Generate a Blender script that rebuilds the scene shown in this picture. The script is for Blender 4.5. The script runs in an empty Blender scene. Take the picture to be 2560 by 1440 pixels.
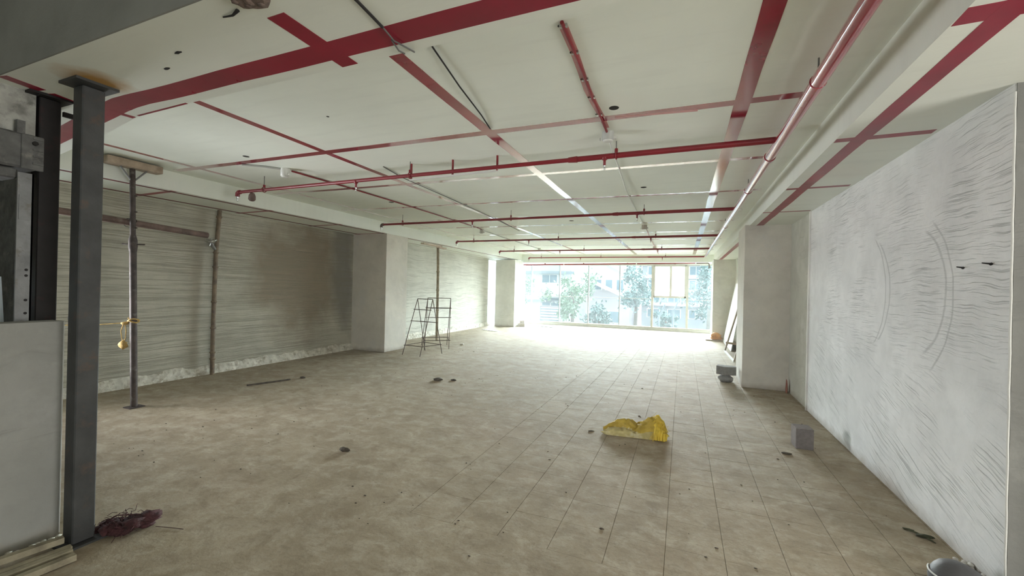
import bpy, bmesh, math, random
from mathutils import Vector, Matrix, noise
random.seed(7)
C = bpy.context.scene.collection
S = bpy.context.scene
PI = math.pi

# ------------------------------------------------------------------ camera
cam_d = bpy.data.cameras.new('camera'); cam = bpy.data.objects.new('camera', cam_d); C.objects.link(cam)
cam_d.sensor_width = 36; cam_d.lens = 14.678; cam_d.clip_start = 0.05; cam_d.clip_end = 500
RX, UP, FW = Vector((.9253, .3786, .0232)), Vector((-.0210, -.0098, .9997)), Vector((-.3787, .9255, .0011))
cam.matrix_world = Matrix(((RX.x, UP.x, -FW.x, 0), (RX.y, UP.y, -FW.y, 0), (RX.z, UP.z, -FW.z, 1.6), (0, 0, 0, 1)))
S.camera = cam

# ------------------------------------------------------------------ world, sun, daylight
w = bpy.data.worlds.new('overcast_sky'); S.world = w; w.use_nodes = True
bg = w.node_tree.nodes['Background']; bg.inputs[0].default_value = (.86, .97, 1.0, 1); bg.inputs[1].default_value = 1.3

def lamp(name, kind, loc, direction, energy, color, **kw):
    d = bpy.data.lights.new(name, kind); d.energy = energy; d.color = color
    for k, v in kw.items(): setattr(d, k, v)
    o = bpy.data.objects.new(name, d); C.objects.link(o); o.location = loc
    o.rotation_euler = Vector(direction).to_track_quat('-Z', 'Y').to_euler()
    return o
# hazy bright sky low over the street in front of the glass, very soft
SUN_E, SUN_EL, SUN_AZ = 4.5, 9.0, 4.0
el, az = math.radians(SUN_EL), math.radians(SUN_AZ)
lamp('hazy_sun', 'SUN', (0, 40, 20), (math.sin(az)*math.cos(el), -math.cos(az)*math.cos(el), -math.sin(el)), SUN_E, (1, .975, .93), angle=math.radians(12))
lamp('sky_fill_sun', 'SUN', (0, 40, 24), (-.24, -.96, -.16), 42.0, (.98, 1, 1), angle=math.radians(100))  # broad second sun lamp, added to brighten the hall's side walls
# daylight of the side opening in the left wall, then added fill lamps out of view
lamp('side_opening_daylight', 'AREA', (-7.62, 1.95, 1.15), (1, .45, .10), 24, (.97, .98, 1), shape='RECTANGLE', size=.85, size_y=1.4, spread=math.radians(78))
lamp('back_fill', 'AREA', (1.2, -3.95, 1.5), (-.1, 1, .05), 5, (1, .97, .92), shape='RECTANGLE', size=2.8, size_y=2.2)  # fill lamp added behind the viewer, unseen

lamp('lobby_fill', 'AREA', (4.95, .9, 1.2), (-1, .1, .02), 150, (1, .98, .94), shape='RECTANGLE', size=3.2, size_y=2.0)  # fill lamp added in the unseen lobby, before a solid wall

S.view_settings.view_transform = 'Standard'; S.view_settings.look = 'None'
S.view_settings.gamma = 1; S.view_settings.use_curve_mapping = False
S.view_settings.exposure = 1.12
cy = S.cycles
cy.max_bounces = 14; cy.diffuse_bounces = 9; cy.glossy_bounces = 4; cy.transmission_bounces = 6; cy.transparent_max_bounces = 12
cy.volume_bounces = 1; cy.caustics_reflective = False; cy.caustics_refractive = False; cy.use_denoising = True
cy.sample_clamp_indirect = 6

# ------------------------------------------------------------------ helpers
class G:
    def __init__(s): s.v = []; s.f = []; s.smooth = []
    def add(s, vs, fs, sm=False):
        n = len(s.v); s.v += [tuple(v) for v in vs]
        for f in fs: s.f.append(tuple(n+i for i in f)); s.smooth.append(sm)
    def box(s, a, b, bev=0):
        (x0, y0, z0), (x1, y1, z1) = a, b
        x0, x1 = sorted((x0, x1)); y0, y1 = sorted((y0, y1)); z0, z1 = sorted((z0, z1))
        if bev:
            e = bev; vs = []
            for z, i in ((z0, e), (z0+e, 0), (z1-e, 0), (z1, e)):
                X0, X1, Y0, Y1 = x0+i, x1-i, y0+i, y1-i
                for (px, py, qx, qy) in ((X0+e, Y0, 0, 0), (X1-e, Y0, 0, 0), (X1, Y0+e, 0, 0), (X1, Y1-e, 0, 0), (X1-e, Y1, 0, 0), (X0+e, Y1, 0, 0), (X0, Y1-e, 0, 0), (X0, Y0+e, 0, 0)):
                    vs.append((px, py, z))
            fs = [tuple(range(7, -1, -1)), tuple(range(24, 32))]
            for r in range(3):
                for k in range(8): fs.append((r*8+k, r*8+(k+1) % 8, r*8+8+(k+1) % 8, r*8+8+k))
            s.add(vs, fs); return s
        s.add([(x0, y0, z0), (x1, y0, z0), (x1, y1, z0), (x0, y1, z0), (x0, y0, z1), (x1, y0, z1), (x1, y1, z1), (x0, y1, z1)],
              [(3, 2, 1, 0), (4, 5, 6, 7), (0, 1, 5, 4), (1, 2, 6, 5), (2, 3, 7, 6), (3, 0, 4, 7)]); return s
    def bar(s, p, q, w, h, up=(0, 0, 1)):          # square bar between two points
        p, q = Vector(p), Vector(q); d = (q-p).normalized(); u = Vector(up)
        sd = d.cross(u)
        if sd.length < 1e-4: sd = d.cross(Vector((1, 0, 0)))
        sd.normalize(); u = sd.cross(d).normalized()
        vs = [b + sd*(w/2*i) + u*(h/2*j) for b in (p, q) for i, j in ((-1, -1), (1, -1), (1, 1), (-1, 1))]
        s.add(vs, [(3, 2, 1, 0), (4, 5, 6, 7), (0, 1, 5, 4), (1, 2, 6, 5), (2, 3, 7, 6), (3, 0, 4, 7)]); return s
    def tube(s, pts, r, n=10, caps=True):
        pts = [Vector(p) for p in pts]; rs = r if isinstance(r, (list, tuple)) else [r]*len(pts); rings = []
        d0 = (pts[1]-pts[0]).normalized(); a = d0.orthogonal().normalized()
        for i, p in enumerate(pts):
            d = (pts[min(i+1, len(pts)-1)] - pts[max(i-1, 0)]).normalized()
            a = (a - d*a.dot(d)).normalized(); b = d.cross(a)
            rings.append([p + (a*math.cos(2*PI*k/n) + b*math.sin(2*PI*k/n))*rs[i] for k in range(n)])
        vs = [v for rg in rings for v in rg]
        fs = [(i*n+k, i*n+(k+1) % n, (i+1)*n+(k+1) % n, (i+1)*n+k) for i in range(len(pts)-1) for k in range(n)]
        s.add(vs, fs, True)
        if caps: s.add(rings[0], [tuple(range(n-1, -1, -1))]); s.add(rings[-1], [tuple(range(n))])
        return s
    def lathe(s, c, prof, n=14, axis=(0, 0, 1)):
        ax = Vector(axis).normalized(); a = ax.orthogonal().normalized(); b = ax.cross(a); c = Vector(c); m = len(prof)
        vs = [c + ax*z + (a*math.cos(2*PI*k/n)+b*math.sin(2*PI*k/n))*max(r, 1e-4) for r, z in prof for k in range(n)]
        s.add(vs, [(i*n+k, i*n+(k+1) % n, (i+1)*n+(k+1) % n, (i+1)*n+k) for i in range(m-1) for k in range(n)], True)
        s.add(vs[:n], [tuple(range(n-1, -1, -1))]); s.add(vs[-n:], [tuple(range(n))]); return s
    def prism(s, poly, z0, z1):
        n = len(poly); s.add([(x, y, z0) for x, y in poly]+[(x, y, z1) for x, y in poly],
              [tuple(range(n-1, -1, -1)), tuple(range(n, 2*n))]+[(k, (k+1) % n, n+(k+1) % n, n+k) for k in range(n)]); return s
    def lump(s, c, r, seed=0, amp=.25, fr=2.0, sub=2, flat=None):
        bm = bmesh.new(); bmesh.ops.create_icosphere(bm, subdivisions=sub, radius=1)
        for v in bm.verts:
            k = 1 + amp*noise.noise(v.co*fr + Vector((seed*3.1, seed, -seed)))
            v.co = Vector((v.co.x*r[0]*k, v.co.y*r[1]*k, v.co.z*r[2]*k))
            if flat is not None and v.co.z < flat: v.co.z = flat
        bm.verts.ensure_lookup_table()
        s.add([v.co+Vector(c) for v in bm.verts], [[v.index for v in f.verts] for f in bm.faces], True); bm.free(); return s
    def mesh(s, name):
        me = bpy.data.meshes.new(name); me.from_pydata(s.v, [], s.f)
        me.polygons.foreach_set('use_smooth', s.smooth)
        bm = bmesh.new(); bm.from_mesh(me); bmesh.ops.recalc_face_normals(bm, faces=bm.faces); bm.to_mesh(me); bm.free()
        me.update(); return me

def link(name, me, parent=None, loc=None):
    o = bpy.data.objects.new(name, me); C.objects.link(o)
    if parent is not None: o.parent = parent
    if loc is not None: o.location = loc
    return o
def obj(name, g, m, parent=None, label=None, stuff=False):
    me = g.mesh(name); me.materials.append(m); o = link(name, me, parent)
    if parent is not None:
        o.matrix_parent_inverse = Matrix.Translation(-Vector(parent.location)) if parent.type == 'EMPTY' else Matrix()
    if label: o['label'] = label
    if stuff: o['kind'] = 'stuff'
    return o
def tag(o, label, cat, group=None, kind=None):
    o['label'] = label; o['category'] = cat
    if group: o['group'] = group
    if kind: o['kind'] = kind
    return o
def thing(name, label, cat, loc=(0, 0, 0), group=None, kind=None):
    o = bpy.data.objects.new(name, None); C.objects.link(o); o.location = loc; o.empty_display_size = .1
    return tag(o, label, cat, group, kind)
def part(name, me, parent, loc=(0, 0, 0)):          # shared-mesh part
    o = link(name, me, parent); o.location = loc; return o

# ------------------------------------------------------------------ materials
def new_mat(name):
    m = bpy.data.materials.new(name); m.use_nodes = True; nt = m.node_tree
    return m, nt, nt.nodes['Principled BSDF']
class N:
    def __init__(s, nt): s.nt = nt
    def n(s, t, **kw):
        x = s.nt.nodes.new(t)
        for k, v in kw.items(): setattr(x, k, v)
        return x
    def l(s, a, b): s.nt.links.new(a, b)
    def pos(s): return s.n('ShaderNodeNewGeometry').outputs['Position']
    def vscale(s, v, sc):
        x = s.n('ShaderNodeVectorMath', operation='MULTIPLY'); s.l(v, x.inputs[0]); x.inputs[1].default_value = sc; return x.outputs[0]
    def vadd(s, a, b):
        x = s.n('ShaderNodeVectorMath', operation='ADD'); s.l(a, x.inputs[0])
        if isinstance(b, tuple): x.inputs[1].default_value = b
        else: s.l(b, x.inputs[1])
        return x.outputs[0]
    def noise(s, v, scale, detail=4, rough=.55, col=False, dist=0):
        x = s.n('ShaderNodeTexNoise'); s.l(v, x.inputs['Vector']); x.inputs['Scale'].default_value = scale
        x.inputs['Detail'].default_value = detail; x.inputs['Roughness'].default_value = rough; x.inputs['Distortion'].default_value = dist
        return x.outputs['Color' if col else 'Fac']
    def ramp(s, f, a, b, inv=False):
        x = s.n('ShaderNodeMapRange', clamp=True); s.l(f, x.inputs[0]); x.inputs[1].default_value = a; x.inputs[2].default_value = b
        x.inputs[3].default_value = 1.0 if inv else 0.0; x.inputs[4].default_value = 0.0 if inv else 1.0; return x.outputs[0]
    def math(s, op, a, b=None):
        x = s.n('ShaderNodeMath', operation=op)
        for i, y in enumerate((a, b)):
            if y is None: continue
            if isinstance(y, (int, float)): x.inputs[i].default_value = y
            else: s.l(y, x.inputs[i])
        return x.outputs[0]
    def mix(s, f, a, b):
        x = s.n('ShaderNodeMix', data_type='RGBA')
        for i, y in ((0, f), (6, a), (7, b)):
            if isinstance(y, tuple): x.inputs[i].default_value = (*y, 1)
            elif isinstance(y, (int, float)): x.inputs[i].default_value = y
            else: s.l(y, x.inputs[i])
        return x.outputs[2]
    def bump(s, h, strength, dist, bsdf, prev=None):
        x = s.n('ShaderNodeBump'); s.l(h, x.inputs['Height']); x.inputs['Strength'].default_value = strength; x.inputs['Distance'].default_value = dist
        if prev is not None: s.l(prev, x.inputs['Normal'])
        s.l(x.outputs[0], bsdf.inputs['Normal']); return x.outputs[0]

def plain(name, col, rough=.6, var=.12, scale=9, bump=.15, bscale=70, metal=0, spec=.5, dirt=None, dscale=3, dthr=(.55, .7), coat=0):
    m, nt, b = new_mat(name); k = N(nt); p = k.pos()
    f = k.noise(p, scale, 5)
    lo = tuple(c*(1-var) for c in col); hi = tuple(min(1, c*(1+var)) for c in col)
    c = k.mix(k.ramp(f, .3, .7), lo, hi)
    if dirt: c = k.mix(k.ramp(k.noise(p, dscale, 6, .65), *dthr), c, dirt)
    k.l(c, b.inputs['Base Color']); b.inputs['Roughness'].default_value = rough; b.inputs['Metallic'].default_value = metal
    b.inputs['Specular IOR Level'].default_value = spec; b.inputs['Coat Weight'].default_value = coat; b.inputs['Coat Roughness'].default_value = .1
    if bump: k.bump(k.noise(p, bscale, 4), bump, .01, b)
    return m

# ceiling paint: greenish white, faint roller marks and faint pinkish smears
def mk_ceiling(name, col):
    m, nt, b = new_mat(name); k = N(nt); p = k.pos()
    c = k.mix(k.ramp(k.noise(p, 1.1, 5, .6), .3, .7), tuple(x*.93 for x in col), col)
    st = k.noise(k.vscale(p, (1.2, 9, 1)), 1.0, 4)
    c = k.mix(k.math('MULTIPLY', k.ramp(st, .52, .7), .35), c, tuple(x*.86 for x in col))
    sm = k.math('MULTIPLY', k.ramp(k.noise(p, .9, 3, .5), .58, .75), .10)
    c = k.mix(sm, c, (.72, .50, .47))
    k.l(c, b.inputs['Base Color']); b.inputs['Roughness'].default_value = .48; b.inputs['Specular IOR Level'].default_value = .35
    k.bump(k.noise(k.vscale(p, (1, 3, 1)), 14, 5), .06, .02, b)
    return m
CEIL = mk_ceiling('ceiling_paint', (.815, .86, .79))
BEAMP = mk_ceiling('beam_paint', (.79, .825, .765))

# cross beam with the rust bloom round the steel post's head plate
def mk_rusty_beam():
    m = mk_ceiling('beam_paint_rust_bloom', (.80, .835, .77)); nt = m.node_tree; k = N(nt); b = nt.nodes['Principled BSDF']
    src = b.inputs['Base Color'].links[0].from_socket; p = k.pos()
    q = k.vadd(p, k.vscale(k.noise(p, 9, 3, col=True), (.12, .12, 0)))
    d = k.n('ShaderNodeVectorMath', operation='DISTANCE'); k.l(k.vscale(q, (1, 1, 0)), d.inputs[0]); d.inputs[1].default_value = (-3.18, 1.40, 0)
    f = k.ramp(d.outputs['Value'], .06, .20, True)
    c = k.mix(k.math('MULTIPLY', f, .95), src, (.42, .22, .04))
    k.l(c, b.inputs['Base Color']); return m
BEAMT = mk_rusty_beam()

# glossy crimson paint of the ceiling stripes and pipes
def mk_red(name, col, rough, var=.2, coat=0):
    m, nt, b = new_mat(name); k = N(nt); p = k.pos()
    c = k.mix(k.ramp(k.noise(p, 3, 5, .6), .3, .7), tuple(x*(1-var) for x in col), tuple(x*(1+var) for x in col))
    k.l(c, b.inputs['Base Color'])
    r = k.math('ADD', k.math('MULTIPLY', k.noise(p, 7, 4), .12), rough-.06); k.l(r, b.inputs['Roughness'])
    b.inputs['Specular IOR Level'].default_value = .5
    b.inputs['Coat Weight'].default_value = coat; b.inputs['Coat IOR'].default_value = 1.6; b.inputs['Coat Roughness'].default_value = rough*.8
    return m
STRIPE = mk_red('crimson_stripe_paint', (.27, .002, .028), .13, coat=1)
STRIPEB = mk_red('crimson_beam_paint', (.26, .002, .026), .3)
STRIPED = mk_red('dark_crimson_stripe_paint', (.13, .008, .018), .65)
STRIPEF = mk_red('faded_stripe_paint', (.52, .24, .23), .35)
PIPER = mk_red('red_pipe_enamel', (.20, .010, .018), .42)
PIPEG = mk_red('glossy_red_main_enamel', (.30, .02, .04), .16, coat=1)

# combed plaster: horizontal scratch lines, optional trowel arcs
def mk_plaster(name, col, dark, line_f, line_amt, arcs=(), dark_patches=None, rough=.9, thr=(.56, .64), mask=(.38, .55), white=None, along='Y', warp=.10, diag=False, lx=1.1):
    m, nt, b = new_mat(name); k = N(nt); p = k.pos()
    wv = k.vscale(k.noise(k.vscale(p, (.55, .55, .55)), 1.0, 2, col=True), (0, 0, warp*10))
    q = k.vadd(p, wv)
    w2 = k.vscale(k.noise(p, 3.0, 2, col=True), (0, 0, .07*min(1, warp/.014))); q = k.vadd(q, w2)
    ln = k.noise(k.vscale(q, (lx, lx, line_f)), 1.0, 3, .6)
    lines = k.ramp(ln, *thr)
    mk = k.ramp(k.noise(k.vadd(p, (5, 3, 1)), 1.2, 4, .6), *mask)
    lines = k.math('MULTIPLY', lines, mk)
    if diag:
        sz = k.n('ShaderNodeSeparateXYZ'); k.l(q, sz.inputs[0]); cz = k.n('ShaderNodeCombineXYZ'); k.l(k.math('MULTIPLY', sz.outputs[1], 1.8), cz.inputs[1])
        k.l(k.math('MULTIPLY', k.math('SUBTRACT', sz.outputs[2], k.math('MULTIPLY', sz.outputs[1], .33)), 95), cz.inputs[2])
        l2 = k.ramp(k.noise(cz.outputs[0], 1.0, 3, .6), .56, .63); m2 = k.ramp(k.noise(k.vadd(p, (1, 6, 8)), 1.5, 4, .6), .44, .56)
        lowz = k.ramp(sz.outputs[2], 1.25, 1.0); hiz = k.math('SUBTRACT', 1.0, lowz)
        lines = k.math('MAXIMUM', k.math('MULTIPLY', lines, hiz), k.math('MULTIPLY', k.math('MULTIPLY', l2, m2), lowz))
    c = k.mix(k.ramp(k.noise(p, 1.4, 6, .65), .3, .7), tuple(x*.84 for x in col), tuple(min(1, x*1.07) for x in col))
    c = k.mix(k.math('MULTIPLY', k.ramp(k.noise(k.vadd(p, (9, 9, 9)), 5, 6, .7), .5, .72), .35), c, tuple(x*.74 for x in col))
    if white: c = k.mix(k.math('MULTIPLY', k.ramp(k.noise(k.vadd(p, (2, 7, 4)), 1.8, 6, .7), .56, .68), .7), c, white)
    sx = k.n('ShaderNodeSeparateXYZ'); k.l(p, sx.inputs[0])
    if dark_patches:
        for (y0, z0, ry, rz, amt, scol) in dark_patches:
            jit = k.math('MULTIPLY', k.math('SUBTRACT', k.noise(p, 1.3, 5, .6), .5), 1.3)
            dy = k.math('DIVIDE', k.math('SUBTRACT', sx.outputs[1], y0), ry); dz = k.math('DIVIDE', k.math('SUBTRACT', sx.outputs[2], z0), rz)
            d = k.math('SQRT', k.math('ADD', k.math('MULTIPLY', dy, dy), k.math('MULTIPLY', dz, dz)))
            f = k.math('MULTIPLY', k.ramp(k.math('ADD', d, jit), .55, 1.1, True), amt); c = k.mix(f, c, scol)
    hgt = k.math('MULTIPLY', lines, -1.0)
    if arcs:
        yz = k.n('ShaderNodeCombineXYZ'); k.l(sx.outputs[1], yz.inputs[0]); k.l(sx.outputs[2], yz.inputs[1])
        jz = k.vadd(yz.outputs[0], k.vscale(k.noise(p, 6, 2, col=True), (.03, .03, 0)))
        for (y0, z0, r, wd, dyc) in arcs:
            d = k.n('ShaderNodeVectorMath', operation='DISTANCE'); k.l(jz, d.inputs[0]); d.inputs[1].default_value = (y0, z0, 0)
            ring = k.ramp(k.math('ABSOLUTE', k.math('SUBTRACT', d.outputs['Value'], r)), .004, .004+wd, True)
            side = k.ramp(sx.outputs[1], y0+dyc, y0+dyc-.06)
            rr = k.math('MULTIPLY', ring, side); lines = k.math('MAXIMUM', lines, k.math('MULTIPLY', rr, .8))
    c = k.mix(k.math('MULTIPLY', lines, line_amt), c, dark)
    low = k.math('MULTIPLY', k.ramp(k.math('ADD', sx.outputs[2], k.math('MULTIPLY', k.noise(p, 7, 5), .12)), .05, .16, True), .6)
    c = k.mix(low, c, (.27, .22, .16))
    k.l(c, b.inputs['Base Color']); b.inputs['Roughness'].default_value = rough; b.inputs['Specular IOR Level'].default_value = .15
    n1 = k.bump(hgt, .55, .012, b); k.bump(k.noise(p, 38, 6, .7), .35, .012, b, n1)
    return m
PL_R = mk_plaster('combed_white_plaster', (.80, .805, .805), (.38, .39, .39), 140, .62, warp=.016, lx=2.4, thr=(.57, .63), mask=(.42, .56), diag=True,
                  arcs=((5.05, 1.66, .53, .010, -.30), (5.20, 1.66, .60, .007, -.36), (4.20, 1.66, .50, .012, -.22), (4.28, 1.63, .66, .008, -.40)),
                  white=(.82, .82, .82))
PL_RS = mk_plaster('smooth_grey_green_plaster', (.60, .61, .555), (.42, .42, .37), 6, .15, white=(.68, .68, .64))
PL_L = mk_plaster('combed_grey_plaster', (.48, .465, .385), (.26, .245, .19), 75, .62, thr=(.50, .60), mask=(.28, .42), warp=.005,
                  dark_patches=((6.55, 1.75, 1.25, 1.4, .85, (.27, .22, .16)), (7.8, 2.0, .4, 1.6, .8, (.21, .205, .185))))  # brown damp stain, then a darker grey band before the column
PL_L2 = mk_plaster('combed_pale_plaster', (.56, .555, .49), (.36, .355, .31), 24, .45, thr=(.50, .62), mask=(.25, .45), warp=.03)
COL = mk_plaster('grey_column_render', (.73, .70, .635), (.46, .45, .41), 2.2, .18, white=(.66, .65, .62))
COLW = mk_plaster('white_column_render', (.80, .80, .77), (.55, .55, .52), 3, .2, white=(.78, .78, .76))
LOWW = mk_plaster('rough_shaft_render', (.35, .35, .325), (.27, .27, .25), 8, .3, white=(.40, .40, .375))
LOWE = mk_plaster('dark_grey_render', (.24, .24, .225), (.19, .19, .18), 8, .3, white=(.30, .30, .28))  # darker grey for the near end of the right wall
BEAMSH = plain('shaded_beam_grey', (.27, .27, .25), .9, .12, 3, .2, 40, spec=.1)  # darker grey carrying the shade on the cross beam's near face
ROUGHP = plain('rough_patched_render', (.36, .36, .33), .95, .3, 9, .9, 14, dirt=(.17, .17, .155), dscale=7, dthr=(.48, .62), spec=.1)
SKIRT = plain('broken_plaster_edge', (.60, .585, .51), .95, .2, 12, .6, 30, dirt=(.36, .33, .26), dscale=10, dthr=(.5, .65), spec=.1)

# dusty floor
def mk_floor(name, joint=False):
    m, nt, b = new_mat(name); k = N(nt); p = k.pos()
    a = k.noise(k.vscale(p, (1, 1.25, 1)), .8, 6, .62); f2 = k.noise(k.vadd(p, (3, 1, 0)), 4.2, 6, .68); f3 = k.noise(p, 55, 3, .6)
    c = k.mix(k.ramp(a, .32, .68), (.29, .238, .168), (.39, .33, .24))
    c = k.mix(k.math('MULTIPLY', k.ramp(f2, .47, .66), .6), c, (.45, .40, .315))
    c = k.mix(k.math('MULTIPLY', k.ramp(k.noise(k.vadd(p, (7, 2, 0)), 5.5, 7, .7), .54, .68), .55), c, (.205, .165, .112))
    c = k.mix(k.math('MULTIPLY', k.ramp(k.noise(k.vadd(p, (1, 8, 0)), .55, 3), .56, .70), .25), c, (.40, .30, .22))
    st = k.noise(k.vscale(p, (.9, 1.25, 1)), 4.3, 8, .74, dist=.5)
    c = k.mix(k.math('MULTIPLY', k.ramp(st, .52, .66), .6), c, (.51, .455, .36)); c = k.mix(k.math('MULTIPLY', k.ramp(st, .48, .36), .55), c, (.225, .178, .12))
    c = k.mix(k.math('MULTIPLY', k.ramp(f3, .55, .70), .35), c, (.19, .16, .12))
    c = k.mix(k.math('MULTIPLY', k.ramp(k.noise(k.vscale(p, (1, 2.2, 1)), 13, 5, .7, dist=.6), .56, .68), .4), c, (.21, .175, .125))
    if joint: c = k.mix(.15, c, (.20, .165, .12))
    k.l(c, b.inputs['Base Color']); b.inputs['Roughness'].default_value = .82; b.inputs['Specular IOR Level'].default_value = .18
    n1 = k.bump(f2, .2, .03, b); k.bump(k.noise(p, 24, 5, .65), .14, .012, b, n1); return m
FLOOR = mk_floor('dusty_floor'); JOINT = mk_floor('dusty_joint', True)

STEEL = plain('dark_grey_steel', (.060, .062, .062), .55, .25, 6, .1, 60, .3, dirt=(.10, .075, .06), dscale=9)
BLACKS = plain('black_red_oxide_steel', (.010, .008, .008), .6, .4, 8, .1, 60, .2, dirt=(.035, .010, .011), dscale=6)
GALV = plain('galvanised_strip', (.21, .215, .215), .5, .2, 10, .1, 60, .4, dirt=(.15, .14, .12), dscale=14)
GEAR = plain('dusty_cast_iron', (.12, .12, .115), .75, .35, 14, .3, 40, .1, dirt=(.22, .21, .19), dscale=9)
RUST = plain('rusty_prop_tube', (.065, .05, .045), .72, .4, 12, .2, 60, .2, dirt=(.15, .14, .125), dscale=8, dthr=(.56, .68))
RUSTR = plain('red_brown_pipe', (.13, .085, .07), .65, .35, 10, .2, 60, .1, dirt=(.2, .17, .14), dscale=8)
BAMBOO = plain('weathered_bamboo', (.17, .125, .075), .6, .35, 12, .2, 60, dirt=(.09, .065, .05), dscale=10)
BAMBOOL = plain('pale_bamboo', (.30, .245, .16), .6, .3, 12, .2, 60, dirt=(.16, .12, .08), dscale=10)
TIMBER = plain('raw_timber', (.37, .295, .225), .75, .2, 12, .2, 60, dirt=(.27, .205, .15), dscale=7)
TIMBERP = plain('pale_timber', (.55, .46, .37), .75, .15, 12, .15, 60)
BATTEN = plain('dusty_batten', (.30, .265, .185), .85, .25, 14, .25, 60, dirt=(.18, .15, .11), dscale=9)
DARK = plain('near_black', (.015, .014, .013), .8, .3, 10, 0)
ROPE = plain('yellow_rope', (.42, .28, .08), .8, .3, 30, .3, 120)
CHROME = plain('bright_coupler_zinc', (.55, .56, .55), .22, .15, 14, .05, 60, .9)
REBAR = plain('rusty_rebar', (.11, .075, .055), .75, .35, 14, .2, 80, .2)
WIREM = plain('grey_cable', (.12, .12, .115), .6, .2, 10, 0)
PVCW = plain('white_pvc', (.66, .67, .64), .4, .08, 10, 0)
PVCG = plain('grey_junction_box', (.42, .43, .41), .5, .12, 10, 0)
SACKP = plain('pale_yellow_sackcloth', (.52, .44, .19), .75, .2, 18, .35, 260, dirt=(.60, .55, .36), dscale=9)
SACKY = plain('ochre_sackcloth', (.47, .33, .045), .7, .2, 14, .35, 260)
SACKB = plain('bright_yellow_strands', (.72, .52, .05), .6, .2, 20, 0)
BLOCK = plain('aerated_concrete', (.24, .215, .21), .95, .12, 30, .5, 110, spec=.1)
BLOCKD = plain('grey_paver', (.25, .25, .245), .95, .2, 20, .5, 90, spec=.1, dirt=(.34, .33, .31), dscale=12)
BLOCKL = plain('pale_block', (.50, .46, .42), .95, .15, 20, .4, 90, spec=.1)
NET = plain('maroon_netting', (.055, .018, .020), .9, .5, 25, .6, 60)
DEBRIS = plain('dark_debris', (.085, .07, .052), .9, .4, 20, .4, 60)
LEAFG = plain('dry_green_scrap', (.06, .065, .035), .9, .4, 20, .4, 60)
ORANGE = plain('orange_cloth', (.62, .30, .10), .75, .2, 16, .3, 60)
BOARDW = plain('white_board', (.72, .74, .73), .5, .05, 4, .05, 30)
GREYBAG = plain('grey_plastic_sheet', (.085, .085, .09), .55, .2, 8, .2, 40)
CONCH = plain('broken_concrete', (.17, .125, .105), .95, .35, 18, .8, 40, dirt=(.09, .07, .06), dscale=20)
HOLE = plain('dark_hole', (.02, .018, .015), .9, .2, 10, 0)
ALU = plain('beige_aluminium', (.46, .45, .40), .45, .08, 8, .04, 60)
ALUD = plain('grey_mullion', (.30, .34, .36), .45, .08, 8, .04, 60)
BLUESH = plain('pale_blue_daylight_sliver', (.66, .75, .80), .5, .06, 6, 0)

def mk_glass(name, dust, tint, col=(.93, .97, 1)):
    m, nt, b = new_mat(name); k = N(nt); nt.nodes.remove(b); p = k.pos()
    tr = k.n('ShaderNodeBsdfTransparent'); tr.inputs[0].default_value = (*tint, 1)
    tl = k.n('ShaderNodeBsdfTranslucent'); tl.inputs[0].default_value = (*col, 1)
    gl = k.n('ShaderNodeBsdfGlossy'); gl.inputs['Roughness'].default_value = .04
    d = k.math('ADD', k.math('MULTIPLY', k.ramp(k.noise(p, 1.6, 6, .65), .3, .75), dust*.9), dust*.55)
    mx = k.n('ShaderNodeMixShader'); k.l(d, mx.inputs[0]); k.l(tr.outputs[0], mx.inputs[1]); k.l(tl.outputs[0], mx.inputs[2])
    lw_ = k.n('ShaderNodeLayerWeight'); fr = k.n('ShaderNodeMath', operation='MULTIPLY_ADD'); k.l(k.math('POWER', lw_.outputs['Facing'], 5), fr.inputs[0]); fr.inputs[1].default_value = .5; fr.inputs[2].default_value = .03
    m2 = k.n('ShaderNodeMixShader'); k.l(fr.outputs[0], m2.inputs[0]); k.l(mx.outputs[0], m2.inputs[1]); k.l(gl.outputs[0], m2.inputs[2])
    k.l(m2.outputs[0], nt.nodes['Material Output'].inputs[0]); return m
GLASS = mk_glass('dusty_glass', .008, (.89, .955, .975))
FROST = mk_glass('white_filmed_glass', .06, (.97, .99, 1))

# ------------------------------------------------------------------ room shell
def zs(x): return 3.05 + .0105*(-1.66 - x)           # slab underside, slightly out of level
YF = 18.3
TX0, TY0, TS, NXT, NYT = -1.754, 2.476, .337, 10, 29
TX1, TY1 = TX0+TS*NXT, TY0+TS*NYT
g = G(); B = -.25
g.box((-8, -5, B), (TX0, 18.6, 0)); g.box((TX1, -5, B), (5.2, 18.6, 0))
g.box((TX0, -5, B), (TX1, TY0, 0)); g.box((TX0, TY1, B), (TX1, 18.6, 0))
floor = obj('floor', g, FLOOR); tag(floor, 'dust covered floor of small tiles under the whole hall', 'floor', kind='structure')
gj = G().box((TX0, TY0, B), (TX1, TY1, -.006)); o = obj('joint_bed', gj, JOINT, floor)
tile_meshes = []
for i in range(6):
    r = random.Random(i); gt = G(); h = TS/2-.0013; hy = TS/2-.0003
    q = [(-h, -hy), (h, -hy), (h, hy), (-h, hy)]; e = .004
    zz = [r.uniform(-.0008, .0004) for _ in q]
    vs = [(x, y, -.006) for x, y in q]+[(x, y, z-.0015) for (x, y), z in zip(q, zz)]+[(x*(1-.0025/h), y*(1-.0003/h), z) for (x, y), z in zip(q, zz)]
    fs = [(8, 9, 10, 11)]+[(a+o_, (a+1) % 4+o_, (a+1) % 4+o_+4, a+o_+4) for o_ in (0, 4) for a in range(4)]
    gt.add(vs, fs); me = gt.mesh('tile'); me.materials.append(FLOOR); tile_meshes.append(me)
for i in range(NXT):
    for j in range(NYT):
        t = part('tile', tile_meshes[random.randrange(6)], floor, (TX0+TS*(i+.5), TY0+TS*(j+.5), 0))

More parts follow.
